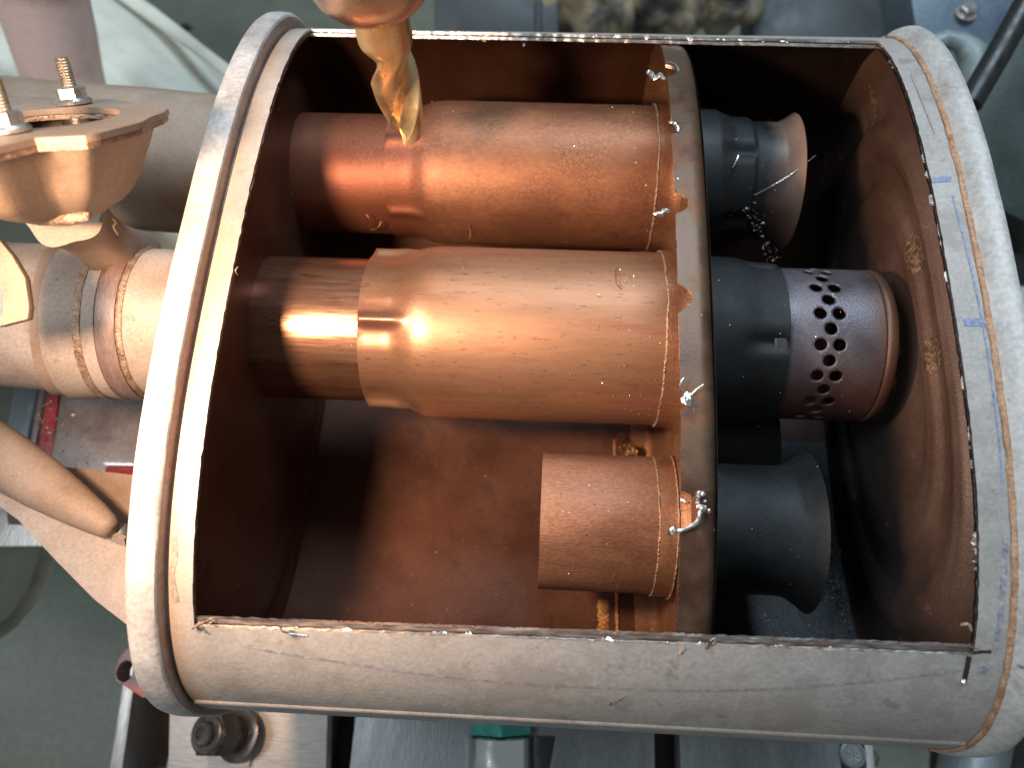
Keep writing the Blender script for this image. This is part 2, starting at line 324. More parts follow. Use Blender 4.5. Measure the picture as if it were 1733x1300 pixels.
def shell(name, t0, t1, mo, mi_, seed, dy=0.0):
    a, b = shell_rows(t0, seed, dy), shell_rows(t1, seed, dy)
    skip = lambda i, j: 5 <= i < 5+NX and j < NA
    m = MB(); m.grid(a, closed_v=True, mi=0, skip=skip); m.grid(b, closed_v=True, mi=1, skip=skip)
    ring = [(5+i, 0) for i in range(NX)] + [(5+NX, j) for j in range(NA)] + [(5+NX-i, NA) for i in range(NX)] + [(5, NA-j) for j in range(NA)]
    n = len(ring); vs = []
    for (i, j) in ring: vs += [a[i][j], b[i][j]]
    for k in range(n): pass
    o_ = len(m.v); m.v += [tuple(p) for p in vs]
    for k in range(n):
        m.f.append((o_+2*k, o_+2*((k+1)%n), o_+2*((k+1)%n)+1, o_+2*k+1)); m.mi.append(2 if (k < NX or NX+NA <= k < 2*NX+NA) else 1 if t0 < -.1 else 3)
    for i in (0, len(a)-1): m.grid([a[i], b[i]], closed_v=True, mi=0)
    return part(m, name, [mo, mi_, 'cut', 'cutdark'], smooth=50)
shell('outer_shell', 0.0, -.15, 'outer', 'cutdark', 1)
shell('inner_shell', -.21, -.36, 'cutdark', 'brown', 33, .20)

def ringprof(m, prof, nth=220, mi=0):     # profile of (x, offset) swept round the section
    rows = []
    for (x, t) in prof: rows.append([(x + .02*nz(k*.3, t), *secp(2*pi*k/nth, (t if t < 0 else t*(.45 + .55*smooth(0.0, .6, cos(2*pi*k/nth)))) + .02*nz(k*.15, x))) for k in range(nth)])
    m.grid(rows, closed_v=True, mi=mi)
def disc(m, prof, nth=160, mi=0):         # (k, x): concentric rings of the section
    m.grid([[(x, *secp(2*pi*j/nth, -.3, k)) for j in range(nth)] for (k, x) in prof], closed_v=True, mi=mi)
def finep(p, n=5):
    out = []
    for a, b in zip(p, p[1:]):
        for i in range(n): out.append((a[0]+(b[0]-a[0])*i/n, a[1]+(b[1]-a[1])*i/n))
    return out + [p[-1]]
# left cap
m = MB(); ringprof(m, [(-18.46,-.6),(-18.47,.1),(-18.48,.4),(-18.49,.66)], mi=1); ringprof(m, [(-18.24,-.25),(-18.62,-.25)], mi=1); ringprof(m, [(-18.49,.66),(-18.54,.8),(-18.68,.88),(-19.2,.92),(-19.62,.9),(-19.82,.8),(-19.90,.6),(-19.92,-.3),(-19.92,-2.0)])
CL = part(m, 'end_cap', ['rim', 'bandbrown'])
m = MB(); disc(m, [(1.0,-18.12),(.985,-18.16),(.96,-18.32),(.93,-18.7),(.88,-18.8),(.84,-18.3),(.7,-18.2),(.4,-18.2),(.01,-18.2)]); disc(m, [(.93,-19.92),(.88,-19.9),(.5,-19.9),(.01,-19.9)])
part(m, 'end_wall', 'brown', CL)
# right cap
m = MB(); ringprof(m, [(18.32,-.05),(18.36,.03),(18.45,.05),(18.52,.12),(18.70,.30),(18.9,.52),(19.15,.62),(19.4,.68),(19.6,.68),(19.75,.6),(19.82,.4),(19.84,-.4),(19.84,-2)])
CR = part(m, 'end_cap', 'rim')
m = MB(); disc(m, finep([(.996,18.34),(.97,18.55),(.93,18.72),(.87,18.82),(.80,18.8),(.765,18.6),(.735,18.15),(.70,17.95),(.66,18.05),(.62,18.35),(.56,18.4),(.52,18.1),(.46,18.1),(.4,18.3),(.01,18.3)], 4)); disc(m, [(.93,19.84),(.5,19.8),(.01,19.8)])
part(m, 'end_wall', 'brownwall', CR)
m = MB(); nth = 400
m.grid([[(18.42 + .16*cos(a)*(1+.4*nz(k*.5,a)) + .05*nz(k*.35, 3), *secp(2*pi*k/nth, .03 + .12*sin(a)*(1+.5*nz(k*.6, a)))) for k in range(nth)] for a in [pi*i/5 for i in range(6)]], closed_v=True)
part(m, 'seam_weld', 'rust', CR)
m = MB(); m.grid([[(-18.47 + .05*cos(a), *secp(2*pi*k/nth, -.22 + .05*sin(a))) for k in range(nth)] for a in [pi*i/5 for i in range(6)]], closed_v=True)
part(m, 'seam_weld', 'bandbrown', CL)
# fold seam along the near lower side
m = MB(); th0 = -radians(78)
rows = []
for i in range(120):
    x = -18.2 + 36.4*i/119; rows.append([])
    for k in range(12):
        a = 2*pi*k/12; y, z = secp(th0 + .018*sin(a), .0 + .11*cos(a)*(1+.12*nz(x*.8, 3))); rows[-1].append((x, y, z))
m.grid(rows, closed_v=True); part(m, 'fold_seam', 'outer')

# burrs left along the cut
def burrs(path_fn, n, seed, size=.28, mats='cut', name='burr_edge', inward=None):
    rnd = random.Random(seed); m = MB(); u = 0.0
    while u < 1:
        L = rnd.uniform(.004, .03); 
        if rnd.random() < .55:
            h = size * rnd.uniform(.25, 1.0) * (1.7 if rnd.random() < .08 else 1); kk = 6; rows = [[], []]
            for q in range(kk+1):
                p, nin = path_fn(u + L*q/kk); prof = sin(pi*q/kk)**.6 * (1+.5*rnd.uniform(-1,1))
                up = Vector((0, 0, rnd.uniform(-.35, .25)*h))
                rows[0].append(p); rows[1].append(p + nin*h*prof + up*prof)
            m.grid(rows)
        u += L * rnd.uniform(.8, 2.2)
    o = part(m, name, mats, smooth=0)
    md = o.modifiers.new('thick', 'SOLIDIFY'); md.thickness = .03*CM; o['kind'] = 'stuff'; return o
def fp(sign, t):
    def f(u):
        x = XL + (XR-XL)*min(1,max(0,u)); y = yn(x) if sign < 0 else yf(x)
        return Vector((x, y, secz(y, t))), Vector((0, -sign, -.25))
    return f
def sp(sign, t):
    def f(u):
        x = XL if sign < 0 else XR; y = yn(x) + (yf(x)-yn(x))*min(1,max(0,u))
        return Vector((x, y, secz(y, t))), Vector((-sign, 0, -.35))
    return f
burrs(fp(-1, -.05), 1, 1, .22); burrs(fp(-1, -.34), 1, 2, .30, 'cutdark'); burrs(fp(1, -.05), 1, 3, .2); burrs(fp(1, -.3), 1, 4, .22, 'cut')
burrs(sp(1, -.2), 1, 5, .12, 'cutdark')

# ---- baffle
m = MB(); XF0, XF1 = 4.35, 5.30
holes = [(onshell(px, py, -.45).y, r) for (px, py, r) in ((1128, 118, .62), (1132, 213, .55), (1146, 342, .68), (1150, 503, .70), (1155, 672, .55), (1158, 865, .85))]
def flx(y):
    x = XF0 + .05*nz(y*.8, 4) + .03*nz(y*4, 8)
    for (hy, r) in holes:
        d = abs(y-hy)
        if d < r: x = max(x, XF0 - .12 + sqrt(r*r-d*d)*1.15)
    return x
ys = []; y = -18.6
thn = 760
def frow(t, th):
    y, _ = secp(th, -.45); x0 = flx(y) if abs(th) < 1.45 else XF0
    pr = [(x0 + (XF1-x0)*q/6, t) for q in range(7)]
    rr = .74 + (t+.45)
    pr += [(XF1 + rr*sin(a), t - rr*(1-cos(a))) for a in (.3,.6,.9,1.2,pi/2)] + [(XF1+rr, t - rr - .3)]
    return [(x, *secp(th, tt)) for (x, tt) in pr]
ths = [-pi + 2*pi*k/thn for k in range(thn)]
A = [frow(-.45, th) for th in ths]; B = [frow(-.60, th) for th in ths]
m.grid(A, closed_u=True, mi=0); m.grid(B, closed_u=True, mi=1); m.grid([[r[0] for r in A], [r[0] for r in B]], closed_v=True, mi=2)
BAF = part(m, 'baffle_flange', ['flange', 'baffle', 'cut'], smooth=50)
m = MB(); disc(m, [(.965, 6.03),(.5, 6.03),(.01, 6.03)]); disc(m, [(.965, 5.85),(.5,5.85),(.01,5.85)], mi=1)
part(m, 'baffle_plate', ['soot', 'baffle'], BAF)

# ---- tubes
def tube(name, c, prof, mats, thick=.16, mod=None, seg=320, parent=None, mi_in=None):
    m = MB(); p = [(x, r) for x, r in prof]; m.lathe((0, c[0], c[1]), (1,0,0), p, seg, mod)
    m.lathe((0, c[0], c[1]), (1,0,0), [(x, r-thick) for x, r in p], seg, mod)
    for e in (0, -1):
        x, r = p[e]; m.lathe((0, c[0], c[1]), (1,0,0), [(x, r), (x, r-thick)], seg, mod, mi=1)
    return part(m, name, mats, parent, smooth=55)
def fine(prof, step=.25):
    out = [prof[0]]
    for a, b in zip(prof, prof[1:]):
        n = max(1, int(abs(b[0]-a[0])/step))
        for i in range(1, n+1): out.append((a[0]+(b[0]-a[0])*i/n, a[1]+(b[1]-a[1])*i/n))
    return out
def smoothprof(prof, step=.2, passes=3):
    p = fine(prof, step)
    for _ in range(passes):
        q = [p[0]] + [(p[i][0], (p[i-1][1]+2*p[i][1]+p[i+1][1])/4) for i in range(1, len(p)-1)] + [p[-1]]
        p = q
    return p
def pleats(angs, x0, x1, fade, h=.22, wd=.085, dirn=1):
    def f(x, a):
        if dirn > 0: win = smooth(x0-.01, x0+.05, x) * (1 - smooth(x1, x1+fade, x))
        else: win = smooth(x0-fade, x0, x) * (1 - smooth(x1-.05, x1+.01, x))
        s = 0
        for g in angs:
            d = (a - radians(g) + pi) % (2*pi) - pi
            s += h*exp(-(d/wd)**2) - .10*h*exp(-((abs(d)-.2)/.09)**2)
        return s*win
    return f
C1, C2, C3, C4 = (12.3, -7.0), (.2, -6.0), (-10.35, -8.0), (-4.2, -12.2)
# middle tube
tube('inlet_pipe', C2, fine([(-19.0, 4.22), (-11.0, 4.22)], 1), ['shiny', 'weld'])
tube('flow_tube', C2, smoothprof([(-12.15, 4.44), (-10.45, 4.43), (-9.0, 4.98), (-8.3, 5.06), (5.86, 5.04)]), ['copper', 'cutdark'],
     mod=lambda x, a: pleats((-18, 54, -90, 126, 198), -12.15, -10.5, 1.3, h=.42, wd=.07)(x, a) + .015*nz(x*.3, cos(a)*2, sin(a)*2))
def bead(name, c, x, r, br, a0=0, a1=2*pi, mats='weld', parent=None, amp=.3, n=260, xo=0.0):
    m = MB(); pts = []
    for k in range(n+1):
        a = a0 + (a1-a0)*k/n; rr = r + .02*nz(k*.1); pts.append((x + xo*nz(k*.03, 5) + .04*nz(k*.25, 8), c[0] + sin(a)*rr, c[1] + cos(a)*rr))
    m.sweep(pts, [br*(1+amp*nz(k*.4, 2)+amp*.7*nz(k*1.3, 7)) for k in range(n+1)], 7)
    return part(m, name, mats, parent, smooth=80)
def neck(c, r, x0=4.5):
    o = tube('collar', c, smoothprof([(x0, r), (5.2, r+.02), (5.55, r+.10), (5.86, r+.32)], .1, 1), ['baffle', 'cut'], .12, parent=BAF, mod=lambda x, a: .03*nz(x, a*3))
    return o
neck(C2, 5.17); bead('weld_bead', C2, 4.46, 5.12, .07, radians(-100), radians(75), 'weld', xo=.10)
RT2 = tube('sleeve', C2, smoothprof([(6.04, 4.95), (8.6, 4.92), (9.5, 4.66), (10.1, 4.60), (11.0, 4.58)]), ['soot', 'cutdark'],
     mod=lambda x, a: pleats((-25, 47, -97, 119, 191), 9.6, 11.0, 1.4, h=-.34, wd=.09, dirn=-1)(x, a))
# perforated tube: real holes
R2 = 4.38; NXP = 44
pts = []; edges = []; circ = 2*pi*R2; nh = 16; da = 2*pi/nh; hr = .34
x0p, x1p = 10.2, 16.1
hx = [atz(px, 567, -1.6).x for px in (1393, 1410, 1425)]
hc = []
for k in range(nh):
    hc.append((radians(-25) + k*da, hx[0])); hc.append((radians(-25) + k*da, hx[2])); hc.append((radians(-25) + (k+.5)*da, hx[1]))
A0 = radians(-25 + 5.625 + 180)
hc = [((((a - A0) % (2*pi))*R2), x) for a, x in hc]
for (hu, hxx) in hc:
    o = len(pts); n = 20
    for k in range(n): pts.append(Vector((hu + hr*cos(2*pi*k/n), hxx + hr*sin(2*pi*k/n))))
    edges += [(o+k, o+(k+1) % n) for k in range(n)]
NU = 170
for i in range(NU+1):
    u = circ*i/NU
    for j in range(41):
        x = x0p + (x1p-x0p)*j/40
        if all(min(abs(u-hu), abs(u-hu-circ), abs(u-hu+circ))**2 + (x-hxx)**2 > (hr+.05)**2 for hu, hxx in hc): pts.append(Vector((u, x)))
res = delaunay_2d_cdt(pts, edges, [], 0, 1e-5)
V2, F2 = res[0], res[2]
m = MB(); good = []
for f in F2:
    c = (V2[f[0]]+V2[f[1]]+V2[f[2]])/3
    if c.x < 0 or c.x > circ: continue
    if any((c.x-hu)**2 + (c.y-hxx)**2 < (hr*.985)**2 for hu, hxx in hc): continue
    good.append(f)
m.add([(p.y, C2[0] + sin(p.x/R2 + A0)*R2, C2[1] + cos(p.x/R2 + A0)*R2) for p in V2], good)
m.lathe((0, *C2), (1,0,0), [(16.1, R2), (16.35, R2+.02), (16.6, R2-.04), (16.75, R2-.18), (16.8, R2-.36), (16.7, R2-.5), (16.3, R2-.52)], 96)
PT = part(m, 'perforated_tube', ['perf'], smooth=60); md = PT.modifiers.new('thick', 'SOLIDIFY'); md.thickness = .13*CM; md.offset = -1
# top tube
tube('inlet_pipe', (C1[0]-.2, C1[1]), fine([(-19.0, 3.84), (-11.4, 3.84)], 1), ['crazed', 'weld'])
tube('flow_tube', C1, smoothprof([(-12.25, 4.14), (-10.7, 4.14), (-9.7, 4.50), (-9.1, 4.60), (5.86, 4.55)]), ['crazed', 'cutdark'],
     mod=lambda x, a: pleats((-8, -72, 64, 136, 208), -12.25, -10.4, .9, h=.15, wd=.08)(x, a) + .02*nz(x*.25, cos(a)*2, sin(a)*2))
neck(C1, 4.64); bead('weld_bead', C1, 4.42, 4.62, .07, radians(-110), radians(60), 'weld', xo=.08)
tube('flared_tube', C1, smoothprof([(6.04, 4.42), (8.2, 4.40), (9.2, 3.98), (10.4, 3.94), (10.45, 3.72), (12.3, 3.70), (12.8, 3.95), (13.25, 4.28)], .12, 1), ['sootflare', 'weld'],
     mod=lambda x, a: pleats((-10, -74, 62, 134, 206), 9.1, 10.42, 1.0, h=-.26, wd=.1, dirn=-1)(x, a))
# stub tube below
tube('stub_tube', C3, fine([(-1.85, 3.79), (5.86, 3.80)], .3), ['stub', 'cutdark'], mod=lambda x, a: .012*nz(x*.3, cos(a)*2, sin(a)*2))
neck(C3, 3.90, 4.35); bead('weld_bead', C3, 4.3, 3.86, .05, radians(-110), radians(60), 'weld', xo=.05); bead('weld_bead', C3, 5.25, 4.0, .05, radians(-110), radians(60), 'weld', xo=.05)
tube('flared_tube', C3, smoothprof([(6.04, 3.58), (11.1, 3.56), (11.7, 3.68), (12.3, 4.05), (12.75, 4.45)], .12, 1), ['soot', 'cutdark'])
tube('return_tube', C4, fine([(6.04, 3.5), (12.2, 3.5)], .5), ['soot', 'cutdark'])

# ---- welds and deposits on the floor of the can
def strip(pts, wd, h, name, mats, parent=None, seed=1):
    m = MB(); rows = []
    n = len(pts)
    for i, p in enumerate(pts):
        p = Vector(p); t = (Vector(pts[min(i+1,n-1)]) - Vector(pts[max(i-1,0)])).normalized(); s_ = t.cross(Vector((0,0,1))).normalized()
        up = s_.cross(t); up = up if up.z > 0 else -up
        w_ = wd*(1+.5*nz(i*.5, seed))
        rows.append([p + s_*w_*q + up*h*(1-q*q)*(1+.6*nz(i*.9, q*3, seed)) for q in (-1,-.6,-.2,.2,.6,1)])
    m.grid(rows); return part(m, name, mats, parent, smooth=80)
def fl(x, y, t=-.36): return (x, y, SZ - (SB+t)*max(0, 1-(abs(y-SY)/(SA+t))**SN)**(1/SN) + .02)
strip([fl(3.25 + .05*nz(k*.1), -17.5 + k*.12) for k in range(130)], .13, .16, 'floor_weld', 'rustweld')
strip([fl(5.0 + .05*nz(k*.1, 3), -17.5 + k*.12) for k in range(60)], .20, .12, 'floor_weld', 'rustweld', seed=4)
strip([fl(2.35 + .1*nz(k*.1, 3), -17.5 + k*.12) for k in range(34)], .34, .04, 'floor_weld', 'rustweld', seed=8)
for (px, py, ry, rz) in ((1552, 427, 1.2, .9), (1581, 600, 1.0, .8), (1480, 180, 1.9, .5)):   # spot weld scars on the right end wall
    d = ray(px, py); q = 34.0
    WP = [(.996,18.34),(.97,18.55),(.93,18.72),(.87,18.82),(.80,18.8),(.765,18.6),(.735,18.15),(.70,17.95),(.66,18.05),(.62,18.35),(.56,18.4),(.52,18.1),(.46,18.1),(.4,18.3),(.0,18.3)]
    def wallx(p):
        kk = ((abs(p.y-SY)/(SA-.3))**SN + (abs(p.z-SZ)/(SB-.3))**SN)**(1/SN)
        for (k1, x1), (k2, x2) in zip(WP, WP[1:]):
            if k2 <= kk <= k1: return x2 + (x1-x2)*(kk-k2)/(k1-k2)
        return 18.3
    while q < 70 and (CAM + d*q).x < wallx(CAM + d*q): q += .03
    c = CAM + d*q; m = MB(); rows = []
    for i in range(7):
        f = i/6; rows.append([])
        for k in range(40):
            p = c + Vector((0, cos(2*pi*k/40)*ry*f*(1+.25*nz(k*.4, px)), sin(2*pi*k/40)*rz*f*(1+.25*nz(k*.4, px))))
            p.x = wallx(p) - .03 - .05*(1-f*f) - .03*abs(nz(k*.9, f*5, px)); rows[-1].append(p)
    m.grid(rows, closed_v=True); part(m, 'weld_scar', 'scar', CR, smooth=60)
m = MB(); m.grid([[Vector(fl(6.15 + 12.0*i/40, -18.6 + 17*j/60)) + Vector((0, 0, .03 + .03*nz(i*.5, j*.5))) for j in range(61)] for i in range(41)])
part(m, 'soot_layer', 'sootfloor', smooth=80)
# scale flakes on the sooty floor
# ---- weld spatter blobs where plugs were milled
def blob(m, c, r, seed, seg=10, sc=(1,1,1)):
    rows = []
    for i in range(seg+1):
        ph = pi*i/seg; rows.append([])
        for k in range(seg*2):
            a = pi*k/seg; d = Vector((sin(ph)*cos(a), sin(ph)*sin(a), cos(ph)))
            rr = r*(1 + .45*nz(d.x*1.6+seed, d.y*1.6, d.z*1.6)); rows[-1].append(Vector(c) + Vector((d.x*sc[0], d.y*sc[1], d.z*sc[2]))*rr)
    m.grid(rows, closed_v=True)
def curl(pts, r, name, mats='chipsilver', flat=.4, sub=6):
    P = [Vector(p) for p in pts]; out = []
    for i in range(len(P)-1):
        p0, p1, p2, p3 = P[max(i-1,0)], P[i], P[i+1], P[min(i+2,len(P)-1)]
        for q in range(sub):
            t = q/sub; out.append(.5*((2*p1) + (p2-p0)*t + (2*p0-5*p1+4*p2-p3)*t*t + (-p0+3*p1-3*p2+p3)*t**3))
    out.append(P[-1]); m = MB()
    m.sweep(out, [r*(.5+.7*abs(nz(i*.4, 3)))*(1 if 1 < i < len(out)-2 else .5) + r*.3 for i in range(len(out))], 8, flat=flat); return m
zf = -.3
def fz(px, py, dz=.1):
    p = onshell(px, py, -.45 + dz); return p
part(curl([fz(1152, 845, .05), fz(1160, 850, .1), fz(1166, 851, .3), fz(1175, 843, .5)], .07, 'burr'), 'burr', 'chipsilver')
part(curl([fz(1187, 860, .3), fz(1184, 873, .3), fz(1178, 885, .35), fz(1160, 895, .3), fz(1148, 899, .2), fz(1136, 900, -.1)], .10, 'burr'), 'burr', 'chipsilver')
m = MB(); rnd = random.Random(3)
for k in range(9): blob(m, fz(1186+rnd.uniform(-10,10), 848+rnd.uniform(-14,16), .25+rnd.uniform(-.1,.25)), rnd.uniform(.07,.17), k*3.1, 6)
blob(m, fz(1199, 865, .2), .12, 8, 6)
part(m, 'burr', 'steel', smooth=30)
m = MB(); blob(m, fz(1137, 899, -.1), .22, 4, 6); part(m, 'burr', 'steel', smooth=30)
m = MB(); m = curl([fz(1094, 122, -.05), fz(1100, 122, 0), fz(1107, 131, 0), fz(1113, 130, .1), fz(1117, 124, .1), fz(1121, 130, .05), fz(1127, 134, 0)], .17, 'b', flat=.5); blob(m, fz(1105, 130, -.05), .2, 9, 7, (.7,.8,.6))
part(m, 'burr', 'steel', smooth=30)
m = MB(); blob(m, fz(1116, 362, -.2), .26, 5, 7, (1.2,.5,.5)); blob(m, fz(1127, 356, -.05), .2, 7, 6, (1.1,.7,.6)); part(m, 'burr', 'steel', smooth=30)
m = MB(); blob(m, fz(1163, 674, .02), .33, 5, 8, (.75,1.1,.25)); part(m, 'burr', 'chipsilver', smooth=30)
part(curl([fz(1160, 664, .1), fz(1152, 652, .3), fz(1158, 640, .3)], .07, 'burr'), 'burr', 'chipsilver')
part(curl([fz(1170, 668, .1), fz(1180, 658, .3), fz(1190, 651, .5)], .04, 'burr'), 'burr', 'chipsilver')
part(curl([fz(1131, 206, .0), fz(1139, 206, .1), fz(1146, 214, .1), fz(1147, 222, .05)], .10, 'burr'), 'burr', 'chipsilver')
part(curl([fz(1128, 104, .0), fz(1140, 106, .1), fz(1147, 114, .1), fz(1147, 123, .05)], .06, 'burr'), 'burr', 'chipsilver')
# long curl on near cut edge, and burr corner
part(curl([onshell(478, 1063, .3), onshell(474, 1062, .8), onshell(476, 1067, .7), onshell(484, 1071, .2), onshell(520, 1076, .05)], .07, 'burr'), 'burr', 'cut')
for s_, (px, py) in enumerate([(333, 1062), (341, 1068), (350, 1058), (1205, 1093), (1213, 1085), (1195, 1099), (1150, 1104), (1643, 1090), (1645, 1070), (432, 52), (530, 50)]):
    rnd = random.Random(s_); b0 = onshell(px, py, .02)
    part(curl([b0, b0+Vector((rnd.uniform(-.3,.3), rnd.uniform(-.2,.3), .15)), b0+Vector((rnd.uniform(-.6,.6), rnd.uniform(-.3,.5), rnd.uniform(0,.35)))], .075, 'burr', flat=.3), 'burr', 'cutdark' if s_ % 2 else 'weld')
# cut kerf running past the near right corner
def ribbon(pxs, wd, name, mats, t=.012, sub=8):
    P = [Vector((*p, 0)) for p in pxs]; out = []
    for i in range(len(P)-1):
        p0, p1, p2, p3 = P[max(i-1,0)], P[i], P[i+1], P[min(i+2,len(P)-1)]
        for q in range(sub):
            u = q/sub; out.append(.5*((2*p1) + (p2-p0)*u + (2*p0-5*p1+4*p2-p3)*u*u + (-p0+3*p1-3*p2+p3)*u**3))
    out.append(P[-1]); rows = []
    for i, p in enumerate(out):
        d = (out[min(i+1,len(out)-1)] - out[max(i-1,0)]).normalized(); nrm = Vector((-d.y, d.x, 0)); w_ = wd*.5*(1+.35*nz(i*.7, wd))
        rows.append([onshell((p+nrm*w_*q).x, (p+nrm*w_*q).y, t+.01) for q in (-1, 0, 1)])
    m = MB(); m.grid(rows); return part(m, name, mats, smooth=80)
ribbon([(1640,1112),(1637,1130),(1632,1152)], 9, 'cut_kerf', 'slot', .02)
ribbon([(1647,1106),(1662,1104),(1678,1104)], 5, 'cut_kerf', 'slot', .02)
m = MB(); blob(m, onshell(1630, 1155, .05), .14, 3, 6); part(m, 'burr', 'chipsilver')
# marker lines on the outside
ribbon([(408,1090),(440,1100),(500,1110),(560,1119),(640,1132)], 3.4, 'marker_line', 'inkfaint')
ribbon([(640,1132),(760,1147),(900,1160),(1050,1167),(1200,1170),(1330,1166),(1450,1156),(1560,1144),(1635,1133)], 2.6, 'marker_line', 'inkfaint')
ribbon([(1542,124),(1556,160),(1572,200),(1582,225)], 2, 'marker_line', 'inkfaint')
ribbon([(1612,330),(1630,400),(1645,460),(1660,530),(1672,600),(1683,680),(1692,760),(1697,830)], 3, 'marker_line', 'ink')
ribbon([(1702,905),(1700,960),(1694,1040),(1684,1104)], 10, 'marker_line', 'inkfaint')
ribbon([(1577,304),(1592,303),(1610,302)], 9, 'marker_dash', 'ink')
ribbon([(1632,546),(1650,545),(1672,547)], 12, 'marker_dash', 'ink')
ribbon([(1655,1136),(1664,1136),(1672,1139)], 13, 'marker_dash', 'inkfaint')
ribbon([(293,905),(296,940),(290,975),(298,1020)], 10, 'marker_dash', 'inkbrown')

# ---- outside pipe work on the left
def opipe(name, pts, rad, mats, parent=None, seg=64, wob=None):
    m = MB(); m.sweep(pts, rad, seg, caps=True, wob=wob); return part(m, name, mats, parent, smooth=60)
cy, cz = C2
BR = opipe('inlet_branch_pipe', [(-19.8, cy, cz), (-24, cy, cz), (-24.05, cy, cz), (-28, cy, cz), (-34, cy+.2, cz), (-60, cy+1, cz)], [4.45, 4.45, 4.45, 4.5, 4.4, 4.4], 'pipe')
def band(name, x0, x1, r0, r1, mats, lean=.0, bulge=.12):
    m = MB(); rows = []
    n = 10
    for i in range(n+1):
        f = i/n; x = x0 + (x1-x0)*f; r = r0 + (r1-r0)*f + bulge*sin(pi*f)
        rows.append([(x + lean*cos(a + .4) + .04*nz(a*4, x), cy + sin(a)*r, cz + cos(a)*r) for a in [2*pi*k/120 for k in range(120)]])
    m.grid([[(x0, cy, cz)]*120] + rows + [[(x1, cy, cz)]*120], closed_v=True); return part(m, name, mats, BR, smooth=50)
PX = lambda px: atz(px, 540, cz+4.5).x
band('weld_band', PX(194), PX(181), 4.55, 4.5, 'weld', .15, .08)
band('clamp_band', PX(181), PX(143), 4.62, 4.58, 'bandbrown', .2, .06)
band('clamp_band', PX(143), PX(116), 4.66, 4.62, 'pipe', .3, .05)
band('weld_band', PX(117), PX(103), 4.70, 4.70, 'weld', .4, .02)
band('reducer_sleeve', PX(103), PX(45), 4.55, 4.78, 'pipe', .5, .05)
band('reducer_sleeve', PX(47), PX(5), 4.35, 4.6, 'pipebrown', 1.2, .08)
# big pipe behind, from the top tube
opipe('rear_pipe', [(-19.8, C1[0], C1[1]), (-24, C1[0]+.1, C1[1]), (-29, C1[0]+.5, C1[1]), (-34, C1[0]+.9, C1[1]), (-40, C1[0]+1.6, C1[1]), (-60, C1[0]+4, C1[1])], [4.6, 4.6, 4.7, 4.6, 4.5, 4.5], 'pipebrown')

# branch funnel and square flange
NF = Vector((-.03, .66, .75)).normalized()
P0 = at(110, 215, 33.0)                          # a point of the flange face
def onf(px, py, h=0.0): return atp(px, py, P0 + NF*h, NF)
FL = MB()
outline = [(-120,150),(30,163),(180,166),(262,178),(286,182),(276,190),(255,197),(240,206),(205,215),(150,229),(60,233),(0,247),(-60,262),(-150,262)]
hole = []
ht, hb = onf(60, 183), onf(60, 214); hcx = (onf(-40, 198) + onf(181, 200)) * .5
ex = (onf(181, 200) - onf(-40, 198)) * .5; ey = (ht - hb) * .5
nh = 48; out3 = [onf(*p) for p in outline]
# resample outline by angle around the hole centre
U = ex.normalized(); W = NF.cross(U).normalized(); ey_len = ey.length
def polyhit(a):
    d = (U*cos(a) + W*sin(a)); best = None
    for i in range(len(out3)):
        p, q = out3[i] - hcx, out3[(i+1) % len(out3)] - hcx
        px_, py_, qx, qy = p.dot(U), p.dot(W), q.dot(U), q.dot(W)
        den = cos(a)*(qy-py_) - sin(a)*(qx-px_)
        if abs(den) < 1e-9: continue
        r = (px_*(qy-py_) - py_*(qx-px_))/den; s_ = (px_*sin(a) - py_*cos(a))/den
        if r > 0 and -1e-6 <= s_ <= 1+1e-6: best = r if best is None else max(best, r)
    return hcx + d*(best or 3)
nA = 120; inn = []; outr = []
for k in range(nA):
    a = 2*pi*k/nA; outr.append(polyhit(a)); inn.append(hcx + U*cos(a)*ex.length + W*sin(a)*ey_len)
th = NF*-.27
FL.grid([[p for p in inn], [p for p in outr], [p+th for p in outr], [p+th for p in inn]], closed_u=True, closed_v=True)
FLG = part(FL, 'flange_plate', 'pipebrown', BR, smooth=30)
m = MB()                                          # thinner gasket plate under it
FLc = [hcx + (p-hcx)*.985 + NF*-.30 for p in outr]; FLi = [p + NF*-.30 for p in inn]
m.grid([FLi, FLc, [p+NF*-.22 for p in FLc], [p+NF*-.22 for p in FLi]], closed_u=True, closed_v=True); part(m, 'gasket', 'weld', BR, smooth=30)
# funnel: rounded box from flange down to the pipe
def ringpx(pxs, h): return [onf(px, py, h) for px, py in pxs]
dpt = lambda p: (p-CAM).dot(ROT @ Vector((0,0,-1)))
base_c = at(108, 360, dpt(hcx) + 3.6)
topring = [hcx + (p-hcx)*.88 + NF*-.5 for p in outr]
tc_ = hcx
rows = []
axis = base_c - (hcx + NF*-.5)
for i in range(15):
    f = i/14
    # walls run nearly straight, then tuck in to a neck
    s_ = 1 - .34*f if f < .8 else (.728 - .33*smooth(.8, 1.0, f))
    row = []
    for k, p in enumerate(topring):
        d = p - (hcx + NF*-.5); circ_ = (U*cos(2*pi*k/nA) + W*sin(2*pi*k/nA))*2.9*(1 if f < .8 else 1-.3*smooth(.8,1,f))
        dd = d*s_*(1-.7*smooth(.55,1,f)) + circ_*.7*smooth(.55,1,f)
        row.append(hcx + NF*-.5 + axis*f + dd + Vector((.03*nz(k*.2, f*4), 0, .03*nz(k*.3, f*5))))
    rows.append(row)
m = MB(); m.grid(rows, closed_v=True)
m.grid([[hcx + NF*-.5 + (p-(hcx + NF*-.5))*.93 for p in topring]] + [[q + (hcx + NF*-.5 + axis*(i/14) - q)*.07 for q in rows[i]] for i in range(1, 15)], closed_v=True)
part(m, 'funnel', 'pipebrown', BR, smooth=60)
